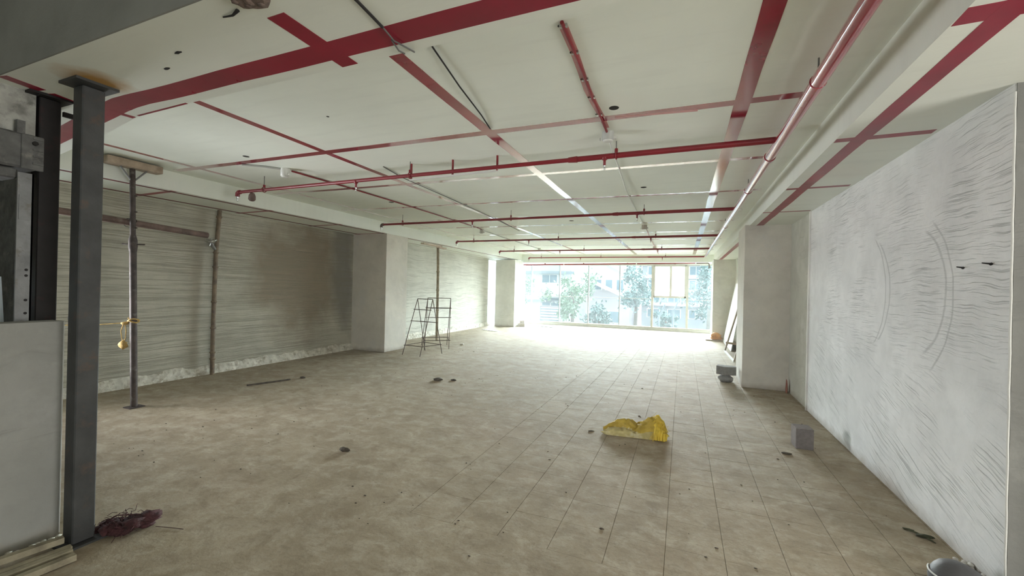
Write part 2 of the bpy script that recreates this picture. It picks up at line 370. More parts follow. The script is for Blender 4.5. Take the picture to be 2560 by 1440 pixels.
g = G(); xs = (-8, 5.2); y0, y1 = 1.3, 18.6
g.add([(x, y, zs(x)+dz) for dz in (0, .25) for x in xs for y in (y0, y1)], [(0, 1, 3, 2), (4, 6, 7, 5), (0, 4, 5, 1), (2, 3, 7, 6), (0, 2, 6, 4), (1, 5, 7, 3)])
ceil = obj('ceiling', g, CEIL); tag(ceil, 'greenish white painted concrete ceiling with crimson stripes', 'ceiling', kind='structure')

o = obj('ceiling_lobby', G().box((-8, -5.2, 3.5), (5.2, 1.4, 3.7)), BEAMP); tag(o, 'higher plain ceiling over the lobby behind the cross beam', 'ceiling', kind='structure')
# walls
g = G().box((-7.8, 2.45, 0), (-7.6, 8.5, 3.12)).box((-7.8, 1.5, 2.72), (-7.6, 2.45, 3.12)).box((-7.8, 1.5, 0), (-7.6, 2.45, .4))
g.box((-7.8, -5, 0), (-7.6, 1.5, 3.55))
wl = obj('wall_left', g, PL_L); tag(wl, 'dark combed grey plaster wall with a brown damp stain', 'wall', kind='structure')
g = G().box((-7.8, 8.5, 0), (-7.6, 15.9, 3.12)); wl2 = obj('wall_left_far', g, PL_L2); tag(wl2, 'pale combed plaster wall behind the wire trestles', 'wall', kind='structure')
g = G().box((1.63, 3.092, 0), (1.83, 6.95, 2.9)); wr = obj('wall_right', g, PL_R); tag(wr, 'white plaster wall combed with trowel arcs and scratch lines', 'wall', kind='structure')
g = G().box((1.645, 6.95, 0), (1.83, 18.3, 2.9)); wr2 = obj('wall_right_far', g, PL_RS); tag(wr2, 'smooth pale wall next to the grey column', 'wall', kind='structure')
for (y, z, d_) in ((3.50, 1.795, .05), (3.24, 1.803, .06)): obj('wall_nail', G().tube([(1.632, y, z), (1.632-d_, y-.03, z+.004)], [.006, .003], 6).lump((1.629, y+.01, z), (.003, .016, .008), int(y*9), .5), DARK, wr)
obj('wall_end', G().box((1.637, 3.086, 0), (1.83, 3.092, 2.765)), LOWE, wr, 'dark grey wall end')
g = G().tube([(1.632+.001*math.sin(k*2.1), 3.091, .02+k*.1) for k in range(28)], .006, 6); obj('corner_bead', g, COLW, wr)
g = G().box((1.612, 6.925, 0), (1.66, 6.965, 2.765)); obj('corner_bead', g, COLW, wr)
g = G().box((5.0, -5, 0), (5.2, 3.2, 3.55)).box((1.83, 3.0, 0), (5.2, 3.2, 3.55)); o = obj('wall_lobby', g, LOWW); tag(o, 'plain grey wall of the lobby out of view', 'wall', kind='structure')
g = G().box((-8, -5, 0), (-.4, -4.8, 3.55)).box((2.8, -5, 0), (5.2, -4.8, 3.55)).box((-.4, -5, 2.7), (2.8, -4.8, 3.55)).box((-.4, -5, 0), (2.8, -4.8, .3))
o = obj('wall_back', g, LOWW); tag(o, 'plain grey wall behind the viewer with an opening added for fill light', 'wall', kind='structure')  # the opening is added for fill light
# wall by the lift shaft
g = G().box((-3.70, -3, 0), (-3.558, 1.352, 1.333)); lw = obj('wall_shaft_low', g, LOWW); tag(lw, 'low rough grey wall of the shaft beside the steel post', 'wall', kind='structure')
g = G().tube([(-3.560, 1.351, .02+k*.0655) for k in range(21)], .004, 6)
obj('plaster_edge', g, COLW, lw)
g = G()
for k in range(30): g.lump((-3.55+random.uniform(-.005, .02), .5+k*.029, random.uniform(0, .012)), (.014, .018, .010), k, .5, 2, 1)
obj('mortar_droppings', g, SKIRT, lw, stuff=True)
g = G().box((-3.99, -3, 2.455), (-3.83, 1.30, 2.78)); o = obj('lintel_wall', g, ROUGHP); tag(o, 'rough grey plastered lintel above the lift shaft opening', 'wall', kind='structure')
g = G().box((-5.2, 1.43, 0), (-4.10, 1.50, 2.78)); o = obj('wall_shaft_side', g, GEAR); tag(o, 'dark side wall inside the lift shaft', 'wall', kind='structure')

# broken plaster edge along the left wall foot
def skirt(y0, y1, h, nm, parent, seed, d=.05):
    g = G(); n = int((y1-y0)/.05); rows = 5
    vs = []
    for i in range(n+1):
        y = y0+(y1-y0)*i/n
        hh = h*(1+.35*noise.noise(Vector((y*3, seed, 0)))+.25*noise.noise(Vector((y*11, seed, 4))))
        for j in range(rows):
            t = j/(rows-1)
            x = -7.6 + d*(1-t)**.6 + .022*noise.noise(Vector((y*14, t*3, seed)))*(1 if j < rows-1 else 0) + .002
            vs.append((x, y, hh*t))
    fs = [(i*rows+j, i*rows+j+1, (i+1)*rows+j+1, (i+1)*rows+j) for i in range(n) for j in range(rows-1)]
    g.add(vs, fs, False); return obj(nm, g, SKIRT, parent)
skirt(2.45, 8.1, .15, 'plaster_skirting', wl, 2, .07)
skirt(9.0, 15.9, .16, 'plaster_skirting', wl2, 5)

# columns
def column(nm, a, b, m, label, bead=None):
    o = obj(nm, G().box(a, b, .006), m); tag(o, label, 'column', kind='structure'); return o
cL = column('column', (-7.62, 8.1, 0), (-6.58, 8.93, 2.86), COL, 'grey rendered column projecting from the dark combed wall')
cR = column('column', (.965, 8.13, 0), (1.65, 9.0, 2.78), COL, 'grey rendered column with blocks stacked at its foot')
cL2 = column('column', (-7.35, 16.1, 0), (-6.47, 17.0, 2.80), COLW, 'pale column standing near the glass front beside a bright slit')
cR2 = column('column', (.97, 16.1, 0), (1.65, 17.0, 2.78), COLW, 'pale column near the glass front behind the orange bundle')
# beams
g = G().box((-7.62, 1.9, 2.845), (-6.55, 18.4, 3.2)); bL = obj('beam', g, BEAMP); tag(bL, 'long white beam over the combed grey wall', 'beam', kind='structure')
g = G().box((1.032, -3, 2.765), (1.9, 1.4, 3.52)).box((1.032, 1.4, 2.765), (1.9, 18.4, 3.1)); bR = obj('beam', g, BEAMP); tag(bR, 'long white beam over the white plaster wall', 'beam', kind='structure')
g = G().prism([(1.04, 1.11), (1.04, 1.717), (-3.0, 1.727), (-3.63, 1.742), (-4.45, 1.885), (-6.0, 2.1), (-7.6, 2.3), (-7.6, 1.4), (-3.9, 1.11)], 2.77, 3.52)
bT = obj('beam', g, BEAMT); obj('beam_shade_face', G().box((-3.9, 1.102, 2.771), (1.03, 1.11, 3.52)), BEAMSH, bT, 'near side painted darker grey for its shade'); tag(bT, 'white cross beam on the steel posts with a wide crimson stripe', 'beam', kind='structure')
g = G().box((-6.6, 17.1, 2.745), (1.04, 18.4, 3.2)); bW = obj('beam', g, BEAMP); tag(bW, 'white lintel beam above the glass front', 'beam', kind='structure')

# thin haze volume added to imitate lens glare toward the glass front
hm = bpy.data.materials.new('glare_haze'); hm.use_nodes = True; hn = hm.node_tree; hn.nodes.remove(hn.nodes['Principled BSDF'])
vs_ = hn.nodes.new('ShaderNodeVolumeScatter'); vs_.inputs['Color'].default_value = (1, 1, 1, 1); vs_.inputs['Density'].default_value = .0035; vs_.inputs['Anisotropy'].default_value = .28
hn.links.new(vs_.outputs[0], hn.nodes['Material Output'].inputs['Volume'])
hz = obj('added_haze', G().box((-8.2, 2.5, -.1), (1.7, 18.2, 3.5)), hm); tag(hz, 'thin pale haze added through the hall as glare from the glass front', 'added_haze', kind='structure')

# ------------------------------------------------------------------ crimson stripes
def strip(parent, p0, p1, wd, zf, th=.003, m=None, jag=.004, seed=0, nm='crimson_stripe', label=None):
    p0, p1 = Vector((*p0, 0)), Vector((*p1, 0)); d = p1-p0; L = d.length; d.normalize(); sd = Vector((-d.y, d.x, 0)); n = max(2, int(L/.22)); vs = []
    for i in range(n+1):
        p = p0+d*(L*i/n); q = p*2.1+Vector((seed*7.3, 0, 0))
        off = sd*(jag*1.5*noise.noise(q*.9))
        for s_, k in ((-1, 3.0), (1, 9.0)):
            e = p+off+sd*(s_*wd/2+jag*noise.noise(q+Vector((0, 0, k))))
            for dz in (-th*.4, .004): vs.append((e.x, e.y, zf(e.x)+dz))
    fs = []
    for i in range(n):
        a, b = i*4, i*4+4
        fs += [(a, a+2, b+2, b), (a, b, b+1, a+1), (a+2, a+3, b+3, b+2)]
    fs += [(0, 1, 3, 2), (n*4, n*4+2, n*4+3, n*4+1)]
    g = G(); g.add(vs, fs); return obj(nm, g, m or STRIPE, parent, label)
kf = lambda z: (lambda x: z)
# on the slab, along the hall
strip(ceil, (-5.97, 1.95), (-6.02, 17.0), .075, zs, .003, seed=1)
strip(ceil, (-3.72, 1.72), (-3.76, 17.0), .085, zs, .003, seed=2)
strip(ceil, (-1.70, 1.70), (-1.73, 17.0), .105, zs, .003, seed=3)
strip(ceil, (.385, 1.70), (.36, 17.0), .11, zs, .003, seed=4)
# across
for i, (y, x1) in enumerate(((3.52, .86), (5.0, .84), (6.52, .95), (8.0, .9), (9.15, .9), (10.63, .9), (12.1, .9), (13.6, .9), (15.1, .9), (16.5, .9))):
    strip(ceil, (-6.42, y), (x1, y-.01), .095 if i == 0 else .085, zs, .0024, seed=10+i)
# on the cross beam
zt = kf(2.77)
strip(bT, (1.03, 1.585), (-3.10, 1.582), .135, zt, .003, STRIPEB, seed=30)
cv = [(-3.05, 1.583), (-3.30, 1.575), (-3.45, 1.578), (-3.60, 1.594), (-3.80, 1.624), (-4.10, 1.665), (-4.6, 1.735), (-6.5, 2.0)]
g = G(); vs = []
for i, (x, y) in enumerate(cv):
    w_ = .0675 if i < 2 else .07
    for sgn in (-1, 1):
        for dz in (-.0014, .004): vs.append((x, y+sgn*w_, 2.77+dz))
g.add(vs, [f for i in range(len(cv)-1) for f in ((i*4, i*4+2, i*4+6, i*4+4), (i*4, i*4+4, i*4+5, i*4+1), (i*4+2, i*4+3, i*4+7, i*4+6))])
obj('crimson_stripe', g, STRIPEB, bT)
strip(bT, (-1.672, 1.285), (-1.668, 1.722), .105, zt, .0038, STRIPEB, seed=32)
strip(bT, (-3.705, 1.60), (-3.69, 1.745), .05, zt, .0042, STRIPEB, seed=33)
strip(bT, (-3.05, 1.722), (-3.62, 1.736), .014, zt, .003, STRIPEB, jag=.002, seed=34)
strip(bT, (-3.70, 1.115), (-3.735, 1.29), .07, zt, .0034, STRIPEB, seed=35)
strip(bT, (-3.74, 1.335), (-3.79, 1.50), .055, zt, .0034, STRIPEB, seed=37)
# under the left beam
zl = kf(2.845)
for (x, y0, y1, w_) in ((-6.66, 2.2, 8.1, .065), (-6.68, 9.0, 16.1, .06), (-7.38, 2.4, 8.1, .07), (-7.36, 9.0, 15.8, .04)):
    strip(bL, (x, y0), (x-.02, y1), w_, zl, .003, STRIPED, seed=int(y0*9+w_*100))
for y in (3.6, 5.1, 6.68, 8.04): strip(bL, (-7.50, y), (-6.57, y-.02), .075, zl, .0024, STRIPEB, seed=int(y*10))
# under the right beam
zr = kf(2.765)
strip(bR, (1.20, 1.2), (1.185, 8.13), .105, zr, .003, STRIPEB, seed=50)
strip(bR, (1.19, 9.0), (1.185, 16.1), .10, zr, .003, STRIPEB, seed=51)
for y, w_ in ((2.29, .13), (3.82, .085), (5.41, .075), (6.87, .06)): strip(bR, (1.036, y), (1.60, y-.02), w_, zr, .0024, STRIPEB, seed=int(y*10))
# patches, smears and holes in the ceiling
for (x, y, l, wd) in ((-.55, 3.50, .9, .05),):
    strip(ceil, (x, y), (x+l*.7, y+.06), wd, zs, .0028, STRIPEF, .015, seed=int(x*50), nm='paint_smear')
for (x, y, r) in ((-4.796, 3.352, .035), (-.531, 3.329, .038), (-.531, 6.007, .04), (-4.826, 6.04, .045), (-2.9, 2.75, .012), (-2.2, 8.6, .05)):
    g = G().lathe((x, y, zs(x)-.0015), [(r, 0), (r*1.08, .004)], 12); obj('core_hole', g, HOLE, ceil)
for (x, y) in ((-2.42, 1.32), (-2.66, 1.40)):
    g = G().lump((x, y, 2.769), (.028, .008, .004), int(x*9), .5); obj('nail_stub', g, DARK, bT)
# chipped-out patch of the cross beam
g = G(); bm_ = []
n = 22
ring0 = []; ring1 = []
for k in range(n):
    a = 2*PI*k/n; r = 1+.25*noise.noise(Vector((math.cos(a)*1.5, math.sin(a)*1.5, 3)))
    ring0.append((-1.67+.095*r*math.cos(a), 1.15+.085*r*math.sin(a), 2.768)); ring1.append((-1.67+.07*r*math.cos(a), 1.15+.062*r*math.sin(a), 2.750))
g.add(ring0+ring1, [(k, (k+1) % n, n+(k+1) % n, n+k) for k in range(n)]+[tuple(range(n, 2*n))])
for k in range(18): g.lump((-1.67+random.uniform(-.06, .06), 1.15+random.uniform(-.055, .055), 2.751), (.018, .016, .008), k, .5, 2, 1)
obj('chipped_patch', g, CONCH, bT)
g = G().tube([(-1.79, 1.20, 2.765), (-1.83, 1.205, 2.755), (-1.90, 1.21, 2.766)], [.008, .005, .003], 6); obj('bent_nail', g, DARK, bT)

# ------------------------------------------------------------------ glass front
win = thing('window_1', 'wide glass front with slim grey mullions at the far end', 'window', (0, 0, 0), kind='structure')
obj('sill', G().box((-7.6, YF-.06, 0), (1.63, YF+.06, .145), .006), ALU, win)
obj('sill_ledge', G().box((-7.6, YF-.11, 0), (1.63, YF-.06, .06), .004), ALU, win)
obj('head_rail', G().box((-7.6, YF-.05, 2.69), (1.63, YF+.05, 2.76), .004), ALU, win)
MX = (-7.55, -6.50, -5.154, -3.844, -2.50, -1.168, .168, 1.45)
for i, x in enumerate(MX):
    wd, dp = (.045, .05) if i not in (5, 6) else (.085, .06)
    obj('mullion', G().box((x-wd/2, YF-dp, .145), (x+wd/2, YF+dp, 2.69), .004), ALUD if i not in (5, 6) else ALU, win)
for i in range(len(MX)-1):
    a, b = MX[i]+.02, MX[i+1]-.02
    if i == 5:
        obj('pane', G().box((a, YF-.005, .145), (b, YF+.005, 1.39)), GLASS, win); continue
    obj('pane', G().box((a, YF-.005, .145), (b, YF+.005, 1.292)), GLASS, win)
    obj('pane', G().box((a, YF-.005, 1.304), (b, YF+.005, 2.69)), GLASS, win)
    obj('transom', G().box((a, YF-.015, 1.290), (b, YF+.015, 1.306)), ALU, win)
cs = obj('casement_frame', G().box((-1.13, YF-.07, 1.36), (.125, YF+.03, 1.44), .004).box((-1.13, YF-.07, 2.65), (.125, YF+.03, 2.70), .004)
         .box((-1.15, YF-.07, 1.36), (-1.07, YF+.03, 2.70), .004).box((.06, YF-.07, 1.36), (.14, YF+.03, 2.70), .004).box((-.50, YF-.075, 1.44), (-.42, YF+.03, 2.65), .004), ALU, win, 'beige double casement')
for a, b in ((-1.07, -.50), (-.42, .06)): obj('sash_pane', G().box((a, YF-.03, 1.44), (b, YF-.02, 2.65)), FROST, cs)
win2 = thing('window_2', 'narrow bright glass slit beside the pale far column', 'window', (0, 0, 0), kind='structure')
obj('slit_frame', G().box((-7.74, 15.9, 0), (-7.66, 15.95, 2.85)).box((-7.74, 15.9, 0), (-7.66, 18.3, .06)).box((-7.74, 15.9, 2.8), (-7.66, 18.3, 2.86)).box((-7.74, 18.25, 0), (-7.66, 18.3, 2.86)), ALU, win2)
obj('pane', G().box((-7.705, 15.95, .06), (-7.695, 18.25, 2.8)), GLASS, win2)

# ------------------------------------------------------------------ sprinkler pipes
LBL = ['nearest red sprinkler pipe, crossing the ceiling with a channel hung along it', 'second red sprinkler pipe from the viewer, ending by the white column',
       'third red sprinkler pipe from the viewer, over the wire trestles', 'fourth red sprinkler pipe from the viewer, ending short of the bright slit', 'fifth red sprinkler pipe, last one before the lintel beam']
Z_P = 2.90
def sprinkler(y, k):
    t = thing('sprinkler_pipe', LBL[k], 'pipe', (0.7, y, Z_P), 'sprinkler branch pipes'); xl = -5.97; q = k*.04
    obj('thin_run', G().tube([(xl, y, Z_P), (-1.0-q, y, Z_P)], .0215, 12), PIPER, t)
    obj('thick_run', G().tube([(-1.05-q, y, Z_P), (.70, y, Z_P)], .027, 12), PIPER, t)
    obj('reducer', G().tube([(-1.09-q, y, Z_P), (-1.0-q, y, Z_P)], [.026, .032], 12), PIPER, t)
    e = obj('end_elbow', G().tube([(xl+.03, y, Z_P), (xl-.005, y, Z_P), (xl-.025, y, Z_P-.012), (xl-.03, y, Z_P-.06)], .030, 12), RUSTR if k == 1 else PIPER, t)
    obj('sprinkler_head', G().lathe((xl-.03, y, Z_P-.10), [(.006, -.03), (.014, -.026), (.007, -.01), (.012, .0), (.015, .04)], 10), CHROME, t)
    for x in (-3.81, -.73):
        obj('drop_tee', G().lathe((x, y, Z_P-.085), [(.013, 0), (.013, .05), (.026, .055), (.028, .085)], 10), PIPER, t)
        obj('sprinkler_head', G().lathe((x, y, Z_P-.085), [(.004, -.045), (.013, -.042), (.006, -.025), (.010, -.01), (.012, 0)], 10), CHROME, t)
    for x in (-5.45, -3.0, -.62):
        h = obj('hanger_clamp', G().tube([(x+.0, y+.034*math.cos(a), Z_P+.034*math.sin(a)) for a in [2*PI*i/14 for i in range(15)]], .006, 6, False).lathe((x, y, Z_P+.03), [(.016, 0), (.016, .035), (.007, .04)], 8), PIPER, t)
        obj('hanger_rod', G().tube([(x, y, Z_P+.05), (x, y, zs(x))], .0045, 6), WIREM, h)
    return t
for k, y in enumerate((4.08, 7.20, 10.41, 13.43, 16.45)): sprinkler(y, k)
mp = thing('sprinkler_main_pipe', 'thick glossy red main pipe running along the long beam', 'pipe', (.73, 8, 2.90))
obj('pipe_run', G().tube([(.73, -1.5, 2.885), (.725, 4.55, 2.885)], .043, 20), PIPEG, mp)
obj('pipe_run', G().tube([(.725, 4.55, 2.885), (.72, 10.5, 2.885), (.71, 16.5, 2.895)], .041, 20), PIPEG, mp)
obj('coupling', G().tube([(.725, 4.50, 2.885), (.725, 4.56, 2.885)], .049, 20), PIPEG, mp)
for y in (.4, 3.0, 5.9, 8.9, 12, 15):
    h = obj('hanger_clamp', G().tube([(.725+.044*math.cos(a), y, 2.885+.044*math.sin(a)) for a in [2*PI*i/16 for i in range(17)]], .003, 6, False), PIPEG, mp)
    obj('hanger_rod', G().tube([(.725, y, 2.93), (.725, y, zs(.7))], .005, 6), WIREM, h)
wp = thing('window_head_pipe', 'dark red pipe along the window head with a drop at its end', 'pipe', (0, 17.45, 2.68))
obj('pipe_run', G().tube([(-6.6, 17.45, 2.662), (-3.0, 17.45, 2.70), (.42, 17.45, 2.735)], .027, 12), PIPER, wp)
obj('pipe_run', G().tube([(.46, 17.45, 2.735), (.86, 17.45, 2.738)], .034, 12), RUSTR, wp)
for x in (-4.75, -1.75, .44): obj('joint_ring', G().tube([(x-.02, 17.45, 2.682+.0105*(x+4.75)), (x+.02, 17.45, 2.682+.0105*(x+4.75))], .034, 12), PVCW, wp)
obj('drop_pipe', G().tube([(.85, 17.45, 2.74), (.90, 17.45, 2.70), (.91, 17.45, 2.58)], .018, 10), RUSTR, wp)
obj('drop_valve', G().tube([(.91, 17.45, 2.60), (.92, 17.45, 2.53)], .045, 12), GALV, wp)
for x in (-5.6, -3.9, -2.1, -.3): obj('saddle_strap', G().box((x-.02, 17.42, 2.69), (x+.02, 17.48, 2.746)), PIPER, wp)
# channel and dark fitting by the nearest pipe
ch = thing('metal_channel', 'thin pale metal channel hung just below the nearest red pipe', 'channel', (-2.45, 4.15, 2.87))
obj('rail', G().bar((-3.05, 4.15, 2.868), (-1.90, 4.17, 2.888), .03, .014), PVCW, ch)
for x, z in ((-3.04, 2.868), (-2.47, 2.878), (-1.91, 2.888)): obj('bracket', G().box((x-.008, 4.15, z), (x+.008, 4.17, zs(x))), PIPER, ch)
db = thing('alarm_sounder', 'dark brown cup shaped sounder hanging at the end of the nearest red pipe', 'sounder', (-5.72, 4.12, 2.9))
obj('cup', G().lathe((-5.72, 4.10, 2.815), [(.012, .07), (.03, .06), (.045, .02), (.048, -.03), (.038, -.045), (.01, -.03)], 16, (.55, -.35, .75)), RUSTR, db)
obj('bracket', G().tube([(-5.72, 4.08, Z_P-.02), (-5.72, 4.10, 2.85)], .01, 8), PIPER, db)

# ------------------------------------------------------------------ ceiling conduits, boxes and wires
def jbox(x, y, label, m=PVCG, drop=.075, r=.055):
    t = thing('junction_box', label, 'junction box', (x, y, zs(x)))
    obj('box_body', G().lathe((x, y, zs(x)), [(r*.75, -drop), (r, -drop*.9), (r, 0)], 14), m, t)
    obj('box_lid', G().lathe((x, y, zs(x)-drop), [(r*.5, -.012), (r*.8, -.008), (r*.85, 0)], 14), PVCW, t)
    for s_ in (-1, 1): obj('box_lug', G().box((x+s_*r-.012, y-.012, zs(x)-drop*.9), (x+s_*r+.02*s_, y+.012, zs(x)-drop*.6)), PVCW, t)
jbox(-.66, 3.83, 'grey round junction box at the end of the short red conduit')
jbox(-.80, 9.45, 'small reddish junction box beyond the second red pipe', BLOCKL, .09, .06)
jbox(-.86, 14.05, 'tiny pale junction box far off beyond the fourth red pipe', PVCW)
jbox(-4.80, 3.88, 'white lamp holder box above the end of the nearest red pipe', PVCW, .10)
jbox(-4.75, 9.50, 'small white box under the ceiling over the wire trestles', PVCW, .10)
jbox(-4.85, 14.4, 'faint white box under the ceiling before the bright slit', PVCW)
zz = lambda x, y, d=.012: (x, y, zs(x)-d)
cd = thing('red_conduit', 'short crimson painted conduit clipped to the bare ceiling', 'conduit', (-.63, 2.15, 3.04))
obj('tube_run', G().tube([zz(-.628, 2.15), zz(-.632, 2.47), zz(-.652, 3.07), zz(-.657, 3.57), zz(-.662, 3.78)], .011, 8), PIPER, cd)
for (x, y) in ((-.628, 2.19), (-.63, 2.46), (-.642, 2.80), (-.652, 3.08), (-.656, 3.40)):
    c = obj('saddle_clip', G().box((x-.025, y-.01, zs(x)-.016), (x+.02, y+.01, zs(x))), CHROME, cd); obj('clip_screw', G().lathe((x-.028, y, zs(x)-.006), [(.007, 0), (.007, .005)], 8), DARK, c)
strip(ceil, (-.64, 2.2), (-.66, 3.72), .05, zs, .0012, STRIPEF, .012, seed=77, nm='paint_smear')
cd = thing('ceiling_cable', 'pale sagging cable running on from the grey junction box', 'cable', (-.68, 4.3, 3.04))
obj('cable_run', G().tube([zz(-.67, 3.9), zz(-.69, 4.3, .02), zz(-.72, 5.0, .012), zz(-.765, 6.0, .03), zz(-.79, 7.2, .012), zz(-.80, 9.4, .02)], .008, 8), PVCW, cd)
cd = thing('ceiling_cable', 'thin far cable between the reddish and the tiny pale junction boxes', 'cable', (-.82, 11, 3.04))
obj('cable_run', G().tube([zz(-.80, 9.5), zz(-.83, 11.5), zz(-.86, 14), zz(-.88, 16.8)], .010, 8), STRIPEF, cd)
cd = thing('red_conduit', 'long thin red conduit from the white lamp holder box', 'conduit', (-4.7, 6, 3.04))
obj('tube_run', G().tube([zz(-4.78, 3.96), zz(-4.72, 4.9), zz(-4.69, 6.4), zz(-4.69, 9.0), zz(-4.73, 9.45)], .011, 8), PIPER, cd)
cd = thing('grey_conduit', 'thin grey conduit running on past the white box over the trestles', 'conduit', (-4.8, 12, 3.04))
obj('tube_run', G().tube([zz(-4.77, 9.55), zz(-4.85, 11), zz(-4.9, 14), zz(-4.95, 16.8)], .010, 8), PVCG, cd)
cd = thing('grey_conduit', 'short pale conduit stub ending at the white lamp holder box', 'conduit', (-5, 3.6, 3.04))
obj('tube_run', G().tube([zz(-5.15, 3.55), zz(-4.95, 3.70), zz(-4.83, 3.84)], .012, 8), PVCG, cd)
cd = thing('black_wire', 'black wire drooping from the cross beam down to a faded stripe crossing', 'wire', (-1.4, 2, 3))
obj('wire_run', G().tube([(-1.255, 1.0, 2.762), (-1.263, 1.335, 2.766), (-1.278, 1.51, 2.764)], .0065, 6), DARK, cd)
obj('wire_run', G().tube([(-1.275, 1.50, 2.764), (-1.285, 1.60, 2.755), (-1.262, 1.73, 2.766)], .004, 6), WIREM, cd)
obj('wire_run', G().tube([(-1.30, 1.60, 2.762), (-1.318, 1.68, 2.757), (-1.318, 1.725, 2.766)], .004, 6), WIREM, cd)
obj('wire_run', G().tube([zz(-1.40, 2.0, .004), zz(-1.426, 2.16), zz(-1.502, 2.6, .02), zz(-1.58, 3.1, .015), zz(-1.65, 3.42, .004)], .0055, 6), DARK, cd)
cd = thing('black_wire', 'long thin wire slanting away behind the nearest red pipe', 'wire', (-3.6, 6, 3))
obj('wire_run', G().tube([zz(-3.45, 4.15, .004), zz(-3.525, 4.62), zz(-3.575, 5.9), zz(-3.67, 7.6), zz(-3.88, 9.9, .006)], .006, 6), WIREM, cd)

# ------------------------------------------------------------------ steel posts and lift gear
sp = thing('steel_post', 'dark grey square steel post under the cross beam', 'post', (-3.375, 1.37, 0))
obj('shaft', G().box((-3.43, 1.318, .012), (-3.322, 1.424, 2.755), .006), STEEL, sp)
obj('top_plate', G().box((-3.45, 1.26, 2.755), (-3.25, 1.46, 2.77)), STEEL, sp)
obj('base_plate', G().box((-3.47, 1.27, 0), (-3.28, 1.47, .012)), STEEL, sp)
obj('paint_chip', G().lump((-3.43, 1.33, 1.36), (.004, .012, .05), 3, .4), PVCG, sp)
bp = thing('steel_post', 'black and red square steel post behind the low shaft wall', 'post', (-3.87, 1.36, 0))
obj('shaft', G().box((-3.915, 1.31, .012), (-3.81, 1.41, 2.755), .005), BLACKS, bp)
obj('top_plate', G().box((-3.97, 1.25, 2.755), (-3.76, 1.45, 2.77)), BLACKS, bp)
obj('base_plate', G().box((-3.97, 1.26, 0), (-3.76, 1.43, .012)), BLACKS, bp)
obj('side_lug', G().box((-3.80, 1.41, 2.66), (-3.78, 1.50, 2.69)), BLACKS, bp)
gr = thing('guide_rail', 'pale punched metal strip standing on the low shaft wall', 'rail', (-3.73, 1.23, 1.33))
obj('strip', G().box((-3.735, 1.194, 1.333), (-3.722, 1.262, 2.235)).box((-3.79, 1.254, 1.333), (-3.722, 1.262, 2.235)), GALV, gr)
for z in (1.38, 1.46, 1.61, 1.645, 1.98): obj('bolt_hole', G().lathe((-3.7215, 1.238, z), [(.008, 0), (.008, .0012)], 10, (1, 0, 0)), DARK, gr)
obj('splice_plate', G().box((-3.722, 1.20, 1.95), (-3.716, 1.25, 2.10)), GALV, gr)
gb = thing('lift_bracket', 'dusty dark bracket box with bolts above the punched strip', 'bracket', (-3.8, 1.2, 2.38))
obj('housing', G().box((-4.0, .9, 2.27), (-3.76, 1.30, 2.485), .012), GEAR, gb)
obj('face_plate', G().box((-3.76, 1.215, 2.265), (-3.745, 1.312, 2.478), .004), GEAR, gb, 'pale dusty face plate')
for z in (2.30, 2.345, 2.385, 2.455): obj('rib', G().box((-3.746, 1.262, z), (-3.738, 1.308, z+.012)), GEAR, gb)
obj('bolt', G().lathe((-3.745, 1.27, 2.43), [(.014, 0), (.014, .014)], 6, (1, 0, 0)), DARK, gb)
obj('top_lug', G().box((-3.80, 1.20, 2.48), (-3.765, 1.235, 2.56)), GEAR, gb)
obj('arm', G().box((-3.97, .8, 2.20), (-3.77, 1.21, 2.262), .008), GEAR, gb)
sh = obj('bright_sliver_sheet', G().prism([(-.012, 0), (.012, 0), (.012, .01), (-.012, .01)], 0, .01), BLUESH)
sh.data.clear_geometry()
g = G(); P = [(.6, 0), (1.40, 0), (1.315, 1.60), (.6, 1.75)]
g.add([(x, y, z) for x in (-4.31, -4.30) for y, z in P], [(3, 2, 1, 0), (4, 5, 6, 7)]+[(k, (k+1) % 4, 4+(k+1) % 4, 4+k) for k in range(4)])
bpy.data.objects.remove(sh); sh = obj('bright_sliver_sheet', g, BLUESH); tag(sh, 'pale blue sheet added as a bright sliver of daylight in the lift shaft', 'sheet')  # pale colour stands in for daylight glimpsed past the shaft

# ------------------------------------------------------------------ props
pr = thing('steel_prop', 'adjustable steel prop carrying a short timber under the ceiling', 'prop', (-6.34, 3.07, 0))
T, Bq = Vector((-6.42, 3.03, 2.99)), Vector((-6.343, 3.068, 0))
pp = lambda z: Bq + (T-Bq)*(z/2.99)
obj('outer_tube', G().tube([pp(.01), pp(2.03)], .036, 14), RUST, pr)
obj('collar', G().tube([pp(1.95), pp(2.02), pp(2.10), pp(2.16)], [.038, .046, .044, .030], 14), RUST, pr)
obj('inner_tube', G().tube([pp(2.0), pp(2.985)], .029, 14), RUST, pr)
obj('locking_pin', G().tube([pp(2.045)+Vector((-.11, -.06, 0)), pp(2.045)+Vector((.11, .07, 0))], .008, 8), RUST, pr)
for z in (2.25, 2.45, 2.65): obj('tube_stub', G().tube([pp(z), pp(z)+Vector((.05, .02, 0))], .008, 6), RUST, pr)
obj('base_plate', G().box((-6.42, 2.99, 0), (-6.27, 3.15, .012)), RUST, pr)
obj('fork_strut', G().tube([pp(2.82), (-6.40, 2.90, 2.99)], .010, 8), GALV, pr); obj('fork_strut', G().tube([pp(2.82), (-6.40, 3.17, 2.99)], .010, 8), GALV, pr)
hd = obj('head_timber', G().box((-6.475, 2.75, 2.992), (-6.34, 3.322, 3.082), .004), TIMBER, pr, 'short raw timber')
hp = thing('steel_tube', 'brown scaffold tube tied level across the timber headed prop', 'pipe', (-6.42, 3.07, 2.3))
ta, tb = Vector((-6.50, 2.20, 2.365)), Vector((-6.47, 3.97, 2.275)); dd = (tb-ta).normalized()
obj('tube_run', G().tube([ta, tb], .041, 16, False), RUSTR, hp)
